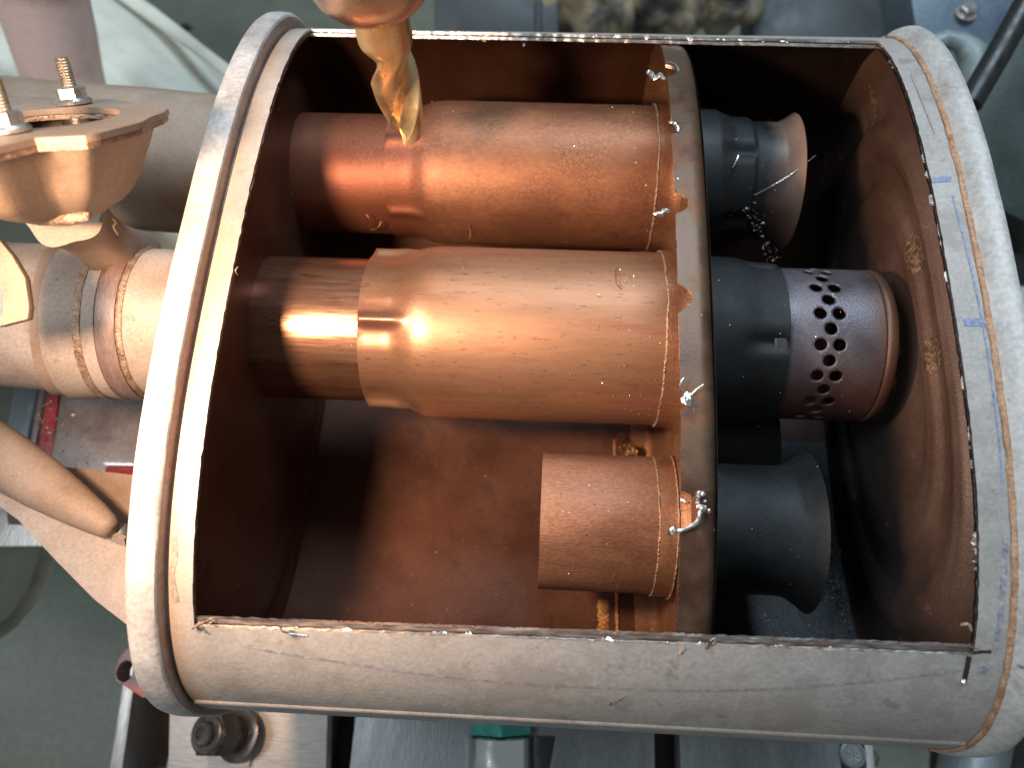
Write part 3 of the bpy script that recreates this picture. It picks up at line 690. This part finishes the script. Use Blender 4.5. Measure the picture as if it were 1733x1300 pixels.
m = MB(); pb_ = Vector((PX(122), cy + 3.4, cz + 1.4)); n0 = base_c - axis.normalized()*.3
m.sweep([n0, n0.lerp(pb_, .2), n0.lerp(pb_, .4), n0.lerp(pb_, .7), pb_], [1.9, 1.5, 1.4, 1.55, 2.3], 60, wob=lambda i, a: 1 + .07*sin(a*5))
part(m, 'neck', 'pipebrown', BR, smooth=70)
m = MB(); q0 = base_c - axis.normalized()*1.1
m.sweep([atp(x, y, q0 + Vector((0,-2.0,1.2)), NF.cross(U)) if False else at(x, y, (q0-CAM).dot(ROT @ Vector((0,0,-1))) - 2.0) for x, y in ((62,366),(90,368),(118,367),(140,365),(152,366))], [.25,.38,.38,.34,.2], 12, flat=.8, wob=lambda i, a: 1+.15*nz(i*3, a*2))
part(m, 'weld_bead', 'weld', BR, smooth=70)

def hexprism(m, c, ax, r, h, cham=.12, mi=0):
    ax = Vector(ax).normalized(); u = ax.orthogonal().normalized(); b = ax.cross(u); c = Vector(c); rows = []
    for (z, s_) in ((0, 1), (h-cham*r, 1), (h, .86)):
        rows.append([c + ax*z + (u*cos(pi*k/3+.35) + b*sin(pi*k/3+.35))*r*s_ for k in range(6)])
    o = len(m.v); m.grid(rows, closed_v=True, mi=mi); m.f += [tuple(o+k for k in range(5,-1,-1)), tuple(o+12+k for k in range(6))]; m.mi += [mi, mi]
def stud(base, ax, r, L, name='stud', mats='brass', parent=None, builder=None):
    ax = Vector(ax).normalized(); m = MB(); prof = [(-.6, r*.9)]; z = 0; pitch = r*.36
    rows = []
    n = int(L/pitch*8); u = ax.orthogonal().normalized(); b = ax.cross(u); seg = 24
    for i in range(n+1):
        z = L*i/n; row = []
        for k in range(seg):
            a = 2*pi*k/seg; ph = (z/pitch - k/seg) % 1; rr = r*(1 - .16*abs(2*ph-1)*1.0)
            if z > L - r*.35: rr *= .86
            row.append(Vector(base) + ax*z + (u*cos(a)+b*sin(a))*rr)
        rows.append(row)
    o = len(m.v); m.grid(rows, closed_v=True); m.f.append(tuple(o + n*seg + k for k in range(seg))); m.mi.append(0)
    return m
for (px, py, tx, ty, sc) in ((126, 176, 117, 110, 1.0), (16, 224, 3, 145, 1.12)):
    b0 = onf(px, py); 
    sax = (NF + Vector((-.06, .03, 0))).normalized(); L = 1.95*sc*1.0
    st = part(stud(b0 - sax*.2, sax, .36, 2.35, 'stud'), 'stud', 'brass', FLG, smooth=50)
    m = MB(); m.lathe(b0 + sax*.02, sax, [(0, .84), (.14, .86), (.26, .74), (.30, .5)], 40, caps=(True, True)); hexprism(m, b0 + sax*.22, sax, .72, .62)
    part(m, 'flange_nut', 'steel', FLG, smooth=35)
    m = MB(); m.lathe(b0 - sax*.95, sax, [(0, .7), (.1, .8), (.42, .82)], 32, caps=(True, True)); part(m, 'bolt_head', 'steel', FLG, smooth=35)
# extra ear of the flange at the frame edge
m = MB(); 
zc = at(0, 520, 37); pl = [at(x, y, 36.0 - (x*.004)) for x, y in ((-60,400),(-5,402),(20,432),(42,470),(49,520),(46,540),(0,552),(-60,556))]
m.prism(pl, ROT @ Vector((0,0,-.45))); EAR = part(m, 'ear_plate', 'pipebrown', BR, bevel=.05)
m = MB(); rows = []
for rr in (.0, .82, .95): rows.append([at(-2 + rr*20*cos(a), 512 + rr*24*sin(a), 35.98) for a in [2*pi*k/32 for k in range(32)]])
m.grid(rows, closed_v=True); part(m, 'bolt_hole', 'slab', EAR)

# ---- hanger bracket with its rod, welded under the left end
m = MB(); ZB = -7.5
pl = [atz(x, y, ZB) for x, y in ((-30,822),(60,862),(140,897),(213,926),(224,990),(222,1064),(160,1016),(95,950),(30,880),(-30,838))]
m.prism(pl, (0, 0, -.35)); BK = part(m, 'hanger_bracket', 'pipe', bevel=.04)
m = MB()
e0 = [atz(x, y, ZB+.02) for x, y in ((-30,822),(60,862),(140,897),(213,926))]
m.grid([[p + Vector((0,0,0)) for p in e0], [p + Vector((0, .35, .35)) for p in e0], [p + Vector((0,.55,.2)) for p in e0], [p + Vector((0,.5,-1.6)) for p in e0]])
o = part(m, 'bracket_lip', 'pipe', BK, smooth=40)
m = MB(); pl = [atz(x, y, ZB-2.4) for x, y in ((90,788),(160,796),(240,806),(240,925),(195,905),(120,850))]
m.prism(pl, (0, 0, -.3)); part(m, 'bracket_web', 'pipebrown', BK, bevel=.03)
rp = [(-120,700,1.75),(-40,745,1.75),(20,785,1.7),(70,818,1.55),(120,850,1.25),(160,876,.95),(182,891,.72),(190,897,.5)]
m = MB(); m.sweep([atz(x, y, ZB+.8) for x, y, r in rp], [r*.95 for _,_,r in rp], 32, flat=.9)
part(m, 'hanger_rod', 'pipebrown', BK, smooth=70)
m = MB(); m.sweep([atz(203, 893, ZB-.4), atz(206, 915, ZB-.4)], [.55,.5], 20, up=(1,0,0)); part(m, 'bracket_stop', 'slab', BK)

# ================================================================= THE CUTTER
tip = atz(687, 217, 3.0); SPI = empty('milling_spindle', tip, 'spindle nose with a two flute gold end mill reaching into the top of the opening', 'milling spindle')
m = MB(); R = 1.12; Lf = 6.4; rows = []; ns = 90; nsec = 120; PHASE = radians(-60); TW = .52
def fluter(a):                          # two cutting lands with flat facets falling to the core
    x = 1 - (a % pi)/pi
    if x < .16: return 1.0
    if x < .20: return 1.0 - .30*(x-.16)/.04
    if x < .62: return .34 + .34*abs((x-.42)/.22)**1.8
    return .68 + .32*smooth(.62, 1.0, x)
for i in range(ns+1):
    z = Lf*i/ns; tw = PHASE + z*TW; fade = smooth(Lf-1.6, Lf-.1, z); row = []; Rz = R + .14*smooth(1.5, 6, z)
    for k in range(nsec):
        a = 2*pi*k/nsec; x = 1 - (a % pi)/pi; rr = Rz*(fluter(a)*(1-fade) + fade); dz = 0
        if i == 0: dz = 0 if x < .17 else .55 if a < pi else .35
        row.append(tip + Vector((cos(a+tw)*rr, sin(a+tw)*rr, z + dz)))
    rows.append(row)
m.grid(rows, closed_v=True); m.f.append(tuple(range(nsec))); m.mi.append(0)
m.lathe(tip + Vector((0,0,Lf)), (0,0,1), [(0, R+.14), (3.4, R+.14)], 64)
m.build('end_mill', 'tool', SPI, SPI, smooth=18)
m = MB(); m.lathe(tip + Vector((0,0,8.4)), (0,0,1), [(.0, 1.26), (0, 1.42), (-.03, 1.5), (.02, 1.62), (.16, 1.9), (.5, 2.3), (1.0, 2.62), (1.7, 2.8), (3.0, 2.85), (5.0, 2.86), (5.1, 3.2), (8.2, 3.3)], 96, caps=(False, True))
m.build('collet_nut', 'nutcopper', SPI, SPI, smooth=35)
m = MB(); m.lathe(tip + Vector((0,0,16.8)), (0,0,1), [(.0, 3.6), (0, 4.2), (14, 4.2)], 64, caps=(True, True)); m.build('quill', 'nutcopper', SPI, SPI, smooth=35)

# ================================================================= MACHINE TABLE AND CLAMPS
ZT = -26.0
TB = empty('milling_table', atz(850, 1250, ZT-6), 'slotted steel milling table under the muffler, its slots running away from the camera', 'milling table')
def slabpx(name, pxs, z, th_, mats, parent, root, bevel=.06):
    m = MB(); m.prism([atz(x, y, z) for x, y in pxs], (0, 0, -th_)); return m.build(name, mats, parent, root, smooth=30, bevel=bevel)
def slab(name, x0, x1, y0, y1, z, th_, mats, parent, root, bevel=.08, sk=0.0):
    m = MB(); m.prism([(x0, y0, z), (x1, y0, z), (x1+sk, y1, z), (x0+sk, y1, z)], (0, 0, -th_)); return m.build(name, mats, parent, root, smooth=30, bevel=bevel)
def X(px, z=ZT, py=1270): return atz(px, py, z).x
Y0, Y1 = -48, 16
slab('table_slab', X(595), X(1108), Y0, Y1, ZT, 3, 'slab', TB, TB)
slab('table_slab', X(1152), X(1424), Y0, Y1, ZT-.3, 3, 'slab', TB, TB)
slab('table_slab', X(286), X(553), Y0, -12, ZT-.05, 3, 'slab', TB, TB)
slab('slot_floor', X(190)-.2, X(1500), Y0, Y1, ZT-4.0, 2, 'slot', TB, TB, 0)
slabpx('table_edge', [(246,1060),(216,1100),(184,1310),(206,1310),(236,1090),(262,1060)], ZT+1.2, 6, 'tablesteel', TB, TB)
slab('table_edge', X(1466), X(1480), Y0, -18, ZT-.2, 5, 'tablesteel', TB, TB)
# clamp plate with nut
CPl = empty('clamp_plate', atz(420, 1262, ZT), 'pale machined clamp plate at the bottom left, rust stained, held by a nut', 'clamp plate')
slabpx('plate', [(288,1150),(556,1150),(551,1330),(284,1330)], ZT+1.6, 1.5, 'clamp', CPl, CPl, .08)
slabpx('step_block', [(340,1190),(437,1190),(421,1300),(352,1300)], ZT+1.95, .33, 'clamp', CPl, CPl, .05)
nb = atz(407, 1244, ZT+1.97)
nt = Vector((-.42, .02, 1)).normalized()
WN = empty('nut_on_stud', nb, 'dark flanged nut screwed on a stud on the clamp plate at the bottom left', 'nut')
m = MB(); m.lathe(nb, nt, [(0, 1.75), (.12, 1.85), (.4, 1.83), (.48, 1.7), (.5, 1.0)], 48, caps=(True, True)); m.build('washer', 'darksteel', WN, WN, smooth=35)
m = MB(); m.lathe(nb + nt*.45, nt, [(0,1.15),(1.4,1.15)], 32); hexprism(m, nb + nt*1.6, nt, 1.55, 1.7); m.lathe(nb + nt*3.2, nt, [(0,1.3),(.14,1.3),(.22,1.2),(.22,.8)], 40); m.build('nut', 'darksteel', WN, WN, smooth=30)
m = MB(); m.lathe(nb + nt*2.9, nt, [(0,.8),(.8,.8),(.95,.68),(.95,.4),(.83,.38),(.83,.18),(.88,.0)], 32); m.build('stud', 'darksteel', WN, WN, smooth=35)
# chrome cylinder with green nut
pc = atz(846, 1300, ZT+2.2); JK = empty('screw_jack', pc, 'polished chrome cylinder below the muffler, topped by a green nut', 'screw jack')
ja = (ROT @ Vector((0, 1, -.28))).normalized(); ptop = at(846, 1243, 58)
rj = 56*58/1360
m = MB(); m.lathe(ptop, -ja, [(0, rj*.93), (.12, rj), (9, rj)], 64, caps=(True, True)); m.build('cylinder', 'chrome', JK, JK, smooth=35)
m = MB(); hexprism(m, ptop + ja*.12, ja, rj*1.02, 2.2); m.build('green_nut', 'green', JK, JK, smooth=25)
m = MB(); m.lathe(ptop + Vector((rj*1.2, .2, -1.5)), -ja, [(0, rj*.85), (7, rj*.85)], 40, caps=(True, True)); m.build('side_post', 'black', JK, JK, smooth=35)
# bolt head in right slot
pb = atz(1440, 1278, ZT-.6); BH = empty('slot_bolt', pb, 'round headed bolt sitting in the slot at the bottom right, head marked 38', 'bolt')
m = MB(); m.lathe(pb, (0,.1,1), [(-1, .9), (.3, .95), (.5, .88), (.52, .7), (.46, .66), (.46, 0)], 40); m.build('bolt_head', 'slab', BH, BH, smooth=35)
cu = bpy.data.curves.new('number', 'FONT'); cu.body = '38'; cu.size = .95*CM; cu.extrude = .04*CM; cu.align_x = 'CENTER'; cu.align_y = 'CENTER'; cu.materials.append(M['tablesteel'])
tmp = bpy.data.objects.new('tmp', cu); col.objects.link(tmp); bpy.context.view_layer.update(); nm = bpy.data.meshes.new_from_object(tmp.evaluated_get(bpy.context.evaluated_depsgraph_get())); bpy.data.objects.remove(tmp)
to = bpy.data.objects.new('number', nm); col.objects.link(to); to.parent = BH; to.location = (0.0, -.001, .0052); to.rotation_euler = (0.05, 0, .1)
m = MB(); hexprism(m, atz(1467, 1283, ZT-1.2), (0,0,1), .62, .9); tag(rebase(m.build('slot_nut', 'darksteel', smooth=30), atz(1467, 1283, ZT-1.2)), 'small dark nut beside the round bolt head in the right slot', 'nut')
# red-brown lug
m = MB(); cl_ = atz(222, 1135, -22)
oc = [(207,1160),(196,1152),(193,1138),(198,1118),(212,1098),(236,1086),(262,1084),(280,1100),(290,1180),(240,1182)]
hc3 = atz(211, 1137, -20.6)
ol = [atz(x, y, -20.6) for x, y in oc]
nn = 48; inn = [hc3 + Vector((cos(2*pi*k/nn)*.55, sin(2*pi*k/nn)*.68, 0)) for k in range(nn)]
def ph2(a):
    best = 1.0
    for i in range(len(ol)):
        p, q = ol[i]-hc3, ol[(i+1) % len(ol)]-hc3; den = cos(a)*(q.y-p.y) - sin(a)*(q.x-p.x)
        if abs(den) < 1e-9: continue
        r = (p.x*(q.y-p.y) - p.y*(q.x-p.x))/den; s_ = (p.x*sin(a) - p.y*cos(a))/den
        if r > 0 and 0 <= s_ <= 1: best = r
    return hc3 + Vector((cos(a)*best, sin(a)*best, 0))
ou = [ph2(2*pi*k/nn) for k in range(nn)]; dn = Vector((.15, .1, -1.7))
m.grid([inn, ou, [p+dn for p in ou], [p+dn for p in inn]], closed_u=True, closed_v=True)
tag(rebase(m.build('lifting_lug', 'redlug', smooth=50, bevel=.1), hc3 + Vector((0,0,-1.7))), 'worn red and grey cast lug with an oval hole at the lower left', 'lug')

# plates on the left beside the table
VB = empty('machine_vise', atz(120, 780, -26), 'brown oily vise body with red painted edges under the pipe on the left', 'vise')
slabpx('vise_bed', [(106,600),(330,600),(330,830),(80,830)], -21.5, 2.0, 'brownplate', VB, VB)
slabpx('red_stripe', [(84,640),(108,640),(84,812),(56,812)], -21.5, 2, 'red', VB, VB, .05)
slabpx('side_rail', [(62,640),(78,640),(52,800),(36,800)], -22.4, 2, 'brownplate', VB, VB, .05)
slabpx('edge_bar', [(172,781),(330,783),(330,790),(178,787)], -21.0, .4, 'steel', VB, VB, .02)
slabpx('red_bar', [(180,790),(330,792),(330,860),(160,860)], -21.3, .2, 'red', VB, VB, .02)
m = MB(); m.prism([atz(x, y, -22) for x, y in ((28,640),(66,640),(36,790),(2,775))], (0,0,-3)); tag(rebase(m.build('steel_bar', 'slab', smooth=30, bevel=.06), atz(30, 700, -25)), 'grey steel bar lying along the left side of the vise', 'steel bar')
m = MB(); m.prism([atz(x, y, -24) for x, y in ((-60,862),(-60,926),(128,924),(200,918),(200,840),(60,800))], (0,0,-1.2))
SH = tag(rebase(m.build('slotted_plate', ['tablesteel'], smooth=30, bevel=.05), atz(60, 900, -25.2)), 'bluish steel plate with a dark square hole at the left below the hanger rod', 'steel plate')
m = MB(); m.prism([atz(x, y, -23.98) for x, y in ((11,868),(40,868),(40,889),(14,888))], (0,0,-.02)); o = m.build('square_hole', 'slot', None, None); o.parent = SH; o.matrix_parent_inverse = Matrix.Translation(-SH.location)

# ================================================================= SURROUNDINGS
def pill(name, pts, rads, mats, label, cat, seg=40, wob=None, flat=1.0): 
    m = MB(); m.sweep(pts, rads, seg, wob=wob, flat=flat); o = m.build(name, mats, smooth=70); rebase(o, pts[0]); return tag(o, label, cat)
# slate-blue machine body top right with bolt, cast handle, black bar
MC = empty('milling_machine', at(1640, 120, 90), 'slate blue machine body at the top right with a grey green side panel', 'machine')
def prismd(name, pxs, depth, back, mats, parent=None, root=None, bevel=.2):
    m = MB(); m.prism([at(x, y, depth) for x, y in pxs], ROT @ Vector((0, 0, -back))); return m.build(name, mats, parent, root, smooth=30, bevel=bevel)
prismd('top_plate', [(1530,-80),(1830,-80),(1830,160),(1600,136),(1578,128),(1556,85)], 78, 6, 'bluepaint', MC, MC)
prismd('side_panel', [(1830,20),(1733,60),(1620,195),(1640,330),(1833,420)], 76, 8, 'greenpaint', MC, MC)
prismd('lower_body', [(1560,130),(1660,136),(1830,300),(1833,1000),(1600,1000)], 92, 6, 'black', MC, MC)
bp = at(1634, 22, 77.9); bn_ = ROT @ Vector((0,.45,1)); 
HB = empty('hex_bolt', bp, 'bright hex head bolt and washer in the slate blue plate at the top right', 'bolt')
m = MB(); m.lathe(bp, bn_, [(0,1.0),(.12,1.02),(.14,.8)], 32, caps=(True,True)); m.build('washer', 'steel', HB, HB, smooth=30)
m = MB(); hexprism(m, bp + bn_*.12, bn_, .82, .75); m.build('bolt_head', 'steel', HB, HB, smooth=25)
hp = [(1566,92),(1576,76),(1600,66),(1625,70),(1645,88),(1652,112),(1648,140),(1640,165)]
pill('cast_handle', [at(x, y, 70) for x, y in hp], [.75,.8,.8,.85,1.2,1.5,1.4,1.0], 'cast', 'curved grey green cast handle in front of the slate blue machine plate', 'handle', 24)
pill('black_bar', [at(x, y, 62) for x, y in ((1640,176),(1690,90),(1745,-10),(1790,-90))], [.95]*4, 'black', 'black rubber covered bar slanting across the top right corner', 'bar', 24)
m = MB(); m.prism([at(x, y, 88) for x, y in ((1714,484),(1760,486),(1760,570),(1716,566))], ROT @ Vector((0,0,-1))); tag(rebase(m.build('white_box', 'white', smooth=30, bevel=.1), at(1730, 560, 89)), 'pale cream box edge peeping out beyond the right rim', 'box')
# lower right machine bits
m = MB(); m.sweep([at(1700,1130,66), at(1660,1230,64), at(1640,1330,62)], [2.2,2.4,2.4], 32); tag(rebase(m.build('blue_casting', 'slab', smooth=60), at(1660, 1330, 66)), 'dark bluish round casting below the right end of the muffler', 'casting')
m = MB(); m.prism([at(x, y, 68) for x, y in ((1626,1258),(1668,1240),(1700,1180),(1733,1150),(1800,1150),(1800,1400),(1620,1400))], ROT @ Vector((0,0,-5))); tag(rebase(m.build('black_casting', 'black', smooth=30, bevel=.3), at(1700, 1300, 73)), 'black machine casting in the bottom right corner', 'casting')
# top edge background
m = MB(); m.prism([at(x, y, 95) for x, y in ((735,-120),(944,-120),(946,60),(735,60))], ROT @ Vector((0,0,-12))); m.prism([at(x, y, 94.4) for x, y in ((905,-120),(915,-120),(917,60),(907,60))], ROT @ Vector((0,0,-.5)))
tag(rebase(m.build('dark_cabinet', 'darkcloth', smooth=30, bevel=.4), at(840, 60, 108)), 'charcoal cabinet behind the upper rim to the right of the cutter', 'cabinet')
m = MB()
def lump(c, r, seed, sc): blob(m, c, r, seed, 22, sc)
rg = random.Random(5)
for k in range(9): lump(at(960 + k*38, rg.uniform(-40, 5), 98), rg.uniform(3.6, 5.2), k*5.3, (1,.8,1.1))
tag(rebase(m.build('rag_pile', 'tan', smooth=70), at(1110, 60, 104)), 'crumpled tan and black camouflage cloth behind the upper rim', 'cloth')
m = MB(); m.prism([at(x, y, 104) for x, y in ((1270,-120),(1540,-120),(1600,200),(1270,200))], ROT @ Vector((0,0,-5)))
tag(rebase(m.build('machine_guard', 'darkcloth', smooth=30, bevel=.3), at(1400, 120, 109)), 'flat charcoal machine guard behind the upper right corner of the opening', 'machine guard')

# ---- person
PB = at(-260, 100, 110)
PERS = empty('person', (PB.x, PB.y, -95), 'person in pale khaki trousers, bare forearm reaching down behind the pipes', 'person')
m = MB()
arm = [(30,-260,62,4.7),(42,-140,66,4.5),(66,-20,70,4.2),(86,50,72,4.05),(104,120,74,3.8),(122,175,75.5,3.55),(140,225,77,3.05),(150,262,78,2.9),(158,300,79,3.5),(166,340,80,3.9),(172,375,81,3.4)]
m.sweep([at(x, y, d) for x, y, d, r in arm], [r for *_, r in arm], 32, flat=.92)
for k, (fx, fy, L_) in enumerate(((196,352,1.0),(204,372,1.1),(204,396,1.0),(196,416,.8),(210,318,.75))):
    a0 = at(170, 335 + k*14 if k < 4 else 318, 80); a1 = at(fx, fy, 79); a2 = at(fx + 14*L_, fy + 14, 80.5); a3 = at(fx + 12*L_, fy + 34*L_, 82)
    m.sweep([a0, a1, a2, a3], [1.0, .95, .85, .65], 12)
body = m.build('body', 'skin', PERS, PERS, smooth=80)
md = body.modifiers.new('join', 'REMESH'); md.mode = 'VOXEL'; md.voxel_size = .0035; md.use_smooth_shade = True
def cloth(pts, seed, folds):
    m = MB(); P = []
    for i in range(len(pts)-1):
        for q in range(10):
            f = q/10; P.append([pts[i][j]*(1-f) + pts[i+1][j]*f for j in range(4)])
    P.append(list(pts[-1]))
    m.sweep([at(x, y, d) for x, y, d, r in P], [p[3]*(1 if 0 < i < len(P)-1 else .6) for i, p in enumerate(P)], 120,
            wob=lambda i, a: 1 + folds*nz(a*2.2 + i*.02, i*.13 + a*.8, seed) + folds*.6*abs(nz(a*5 + i*.10, i*.07, seed+5)) )
    return m
c = cloth([(-420,-260,112,20),(-180,-60,106,17),(20,60,100,14.5),(200,190,96,11.8),(330,300,93,10.4),(430,420,92,9.5)], 2, .10)
c.build('trouser_leg', 'khaki', PERS, PERS, smooth=80)
c = cloth([(-700,500,92,14),(-400,840,80,10.5),(-180,925,73,8.8),(-70,952,71,8.2),(-20,962,70,7.0),(16,970,70,4.2)], 9, .10)
c.build('trouser_leg', 'khaki', PERS, PERS, smooth=80)
m = MB()       # stitched seam along the upper thigh
m.sweep([at(x, y, d) for x, y, d in ((195,-20,90),(255,22,88.5),(290,48,87.5),(335,82,86),(400,132,84.5))], [.8,.9,.8,.7,.7], 12, flat=.5, wob=lambda i, a: 1+.2*nz(i*2, a)); m.build('hem', 'khaki', PERS, PERS, smooth=80)
m = MB(); blob(m, (at(314, 46, 118).x, at(314, 46, 118).y, at(314,46,118).z), .9, 2, 8, (1.2,.6,.5)); tag(rebase(m.build('black_plug', 'black', smooth=60), at(314, 46, 119)), 'small black plug beside the khaki trouser hem at the top left', 'plug')

# ================================================================= SWARF
def chips(name, cs, n, r, mats, label, seed, spread):
    rnd = random.Random(seed); m = MB()
    for k in range(n):
        c = Vector(cs(rnd)); a = rnd.uniform(.4, 1.3)*r; u = Vector((rnd.uniform(-1,1), rnd.uniform(-1,1), rnd.uniform(-.6,.6))).normalized(); v = u.orthogonal().normalized()*rnd.uniform(.3,.7); t = u.cross(v)
        vs = [c + u*a*-1 + v*a*.5, c + u*a*-.3 + v*a*.9 + t*a*.4, c + u*a*.6 + v*a*.5 + t*a*.1, c + u*a + v*a*-.3, c + u*a*.2 - v*a*.8 + t*a*.3, c - u*a*.8 - v*a*.5]
        m.add(vs, [(0,1,5),(1,4,5),(1,2,4),(2,3,4)])
    o = m.build(name, mats, smooth=0); md = o.modifiers.new('t', 'SOLIDIFY'); md.thickness = .02*CM
    return tag(o, label, 'metal chips', kind='stuff')
hp0 = Vector(fl(4.35, -3.6)); 
def heap(r):
    x, y = r.gauss(0, .35), r.gauss(0, .75); return (hp0.x + x, hp0.y + y, fl(0, hp0.y+y)[2] + r.uniform(.1, 1.8)*max(0, 1 - (x*x/.5 + y*y/2.2)) + .05)
chips('gold_chips', heap, 170, .27, 'chipgold', 'small heap of gold coloured chips on the can floor between the middle tube and the stub tube', 3, 1)
def onvise(r):
    p = atz(r.choice((80, 75, 70, 95, 110, 140, 65, 90)) + r.gauss(0, 9), r.uniform(680, 800), -21.45); return p
chips('silver_chips', onvise, 70, .17, 'chipsilver', 'scattered silver chips along the red stripe of the vise on the left', 6, 1)
def onfloor(r):
    y = r.uniform(-17, -2); x = r.uniform(-13, 4.2); return Vector(fl(x, y)) + Vector((0,0,.03))
chips('fine_chips', onfloor, 80, .04, 'chipsilver', 'fine bright specks of swarf scattered on the browned floor of the can', 8, 1)
def onjunction(r):
    f = min(1, abs(r.gauss(.35, .25))); y = -8.5 - 8*f; return Vector((17.4 + r.gauss(0, .35), y, fl(0, y)[2] + .1 + abs(r.gauss(0, .12))))
chips('scale_flakes', onjunction, 240, .13, 'flake', 'flaky silvery scale along the floor edge below the right stub tube', 14, 1)
def ontubes(r):
    c, rad = r.choice(((C1, 4.57), (C2, 5.08), (C2, 5.08), (C3, 3.82))); x = (r.uniform(-10, 4.3) if r.random() < .35 else 4.3 - abs(r.gauss(0, 1.6))) if c is not C3 else r.uniform(-1.5, 4.3); a = radians(r.uniform(-85, 45))
    return Vector((x, c[0] + sin(a)*(rad+.02), c[1] + cos(a)*(rad+.02)))
chips('tube_specks', ontubes, 300, .035, 'chipsilver', 'tiny bright specks of swarf lying on the browned tubes', 9, 1)
def onsoot(r):
    q = r.random()
    if q < .45: c, rad, x = C1, 4.2, r.uniform(6.4, 12.5)
    elif q < .7: c, rad, x = C2, 4.75, r.uniform(6.3, 16)
    elif q < .85: c, rad, x = C3, 3.65, r.uniform(6.4, 12)
    else:
        y = r.uniform(-16.5, -12); return Vector(fl(r.uniform(13.5, 17), y)) + Vector((0,0,.05))
    a = radians(r.uniform(-80, 30)); return Vector((x, c[0] + sin(a)*(rad+.03), c[1] + cos(a)*(rad+.03)))
chips('soot_specks', onsoot, 140, .045, 'chipsilver', 'tiny silver specks of swarf lying on the sooty tubes right of the baffle', 10, 1)
# cluster of swarf strings between the top and middle tubes on the right
def rmess(r):
    f = r.random(); a = atz(1258 + 55*f + r.gauss(0, 7), 320 + 125*f + r.gauss(0, 9), -4.5 - 1.0*f); return a
chips('swarf_cluster', rmess, 70, .10, 'chipsilver', 'silver swarf cluster hanging between the sooty top tube and the perforated tube', 12, 1)
# loose single shavings
def shav(pts, r, label, mats='chipsilver'):
    m = curl(pts, r, 's'); o = m.build('metal_shaving', mats, smooth=60); rebase(o, pts[0]); return tag(o, label, 'metal shaving')
shav([onshell(1032, 1196, .1), onshell(1036, 1190, .25), onshell(1046, 1187, .2), onshell(1058, 1181, .25)], .07, 'short bright shaving lying on the near side of the can, right of its middle')
def ont(px, py, c, rad, h=.05):
    d = ray(px, py); k = 36.0
    while k < 70:
        p = CAM + d*k
        if (p.y-c[0])**2 + (p.z-c[1])**2 < (rad+h)**2: return p
        k += .02
    return CAM + d*45
shav([ont(620,362,C1,4.4), ont(626,372,C1,4.4,.2), ont(628,388,C1,4.4), ont(640,384,C1,4.4,.3), ont(645,374,C1,4.4)], .03, 'thin wiry shaving on the top tube by its sleeve edge', 'copper')
shav([ont(793,376,C1,4.57), ont(796,390,C1,4.57,.2), ont(795,404,C1,4.57,.5)], .03, 'straight fine shaving standing between the top and middle tubes', 'copper')
shav([ont(1042,452,C2,5.08), ont(1044,470,C2,5.08,.15), ont(1048,482,C2,5.08), ont(1054,486,C2,5.08,.1)], .035, 'thin bent shaving on the middle tube near the baffle', 'copper')
shav([at(403,451,38.6), at(398,457,38.7), at(402,465,38.6), at(398,458,38.5)], .04, 'tiny curled shaving caught on the left cut edge')
shav([at(190,370,35), at(196,376,35.2), at(192,384,35), at(200,398,35.4)], .04, 'small wiry shaving beside the base of the funnel', 'brass')
shav([ont(1250,262,C1,4.42), ont(1246,272,C1,4.42,.1), ont(1240,282,C1,4.42)], .05, 'pale shaving stuck in the dent of the sooty top tube')
shav([ont(1276,330,C1,4.1), ont(1310,312,C1,4.1,.1), ont(1345,290,C1,3.9,.1), ont(1381,262,C1,4.2,.1)], .022, 'long hair thin strand lying across the flared end of the top tube')
shav([onshell(1722, 1128, .5), onshell(1730, 1130, .9), onshell(1738, 1128, .8)], .12, 'bright shaving caught on the rim at the lower right')

scene.render.resolution_x = 1024; scene.render.resolution_y = 769
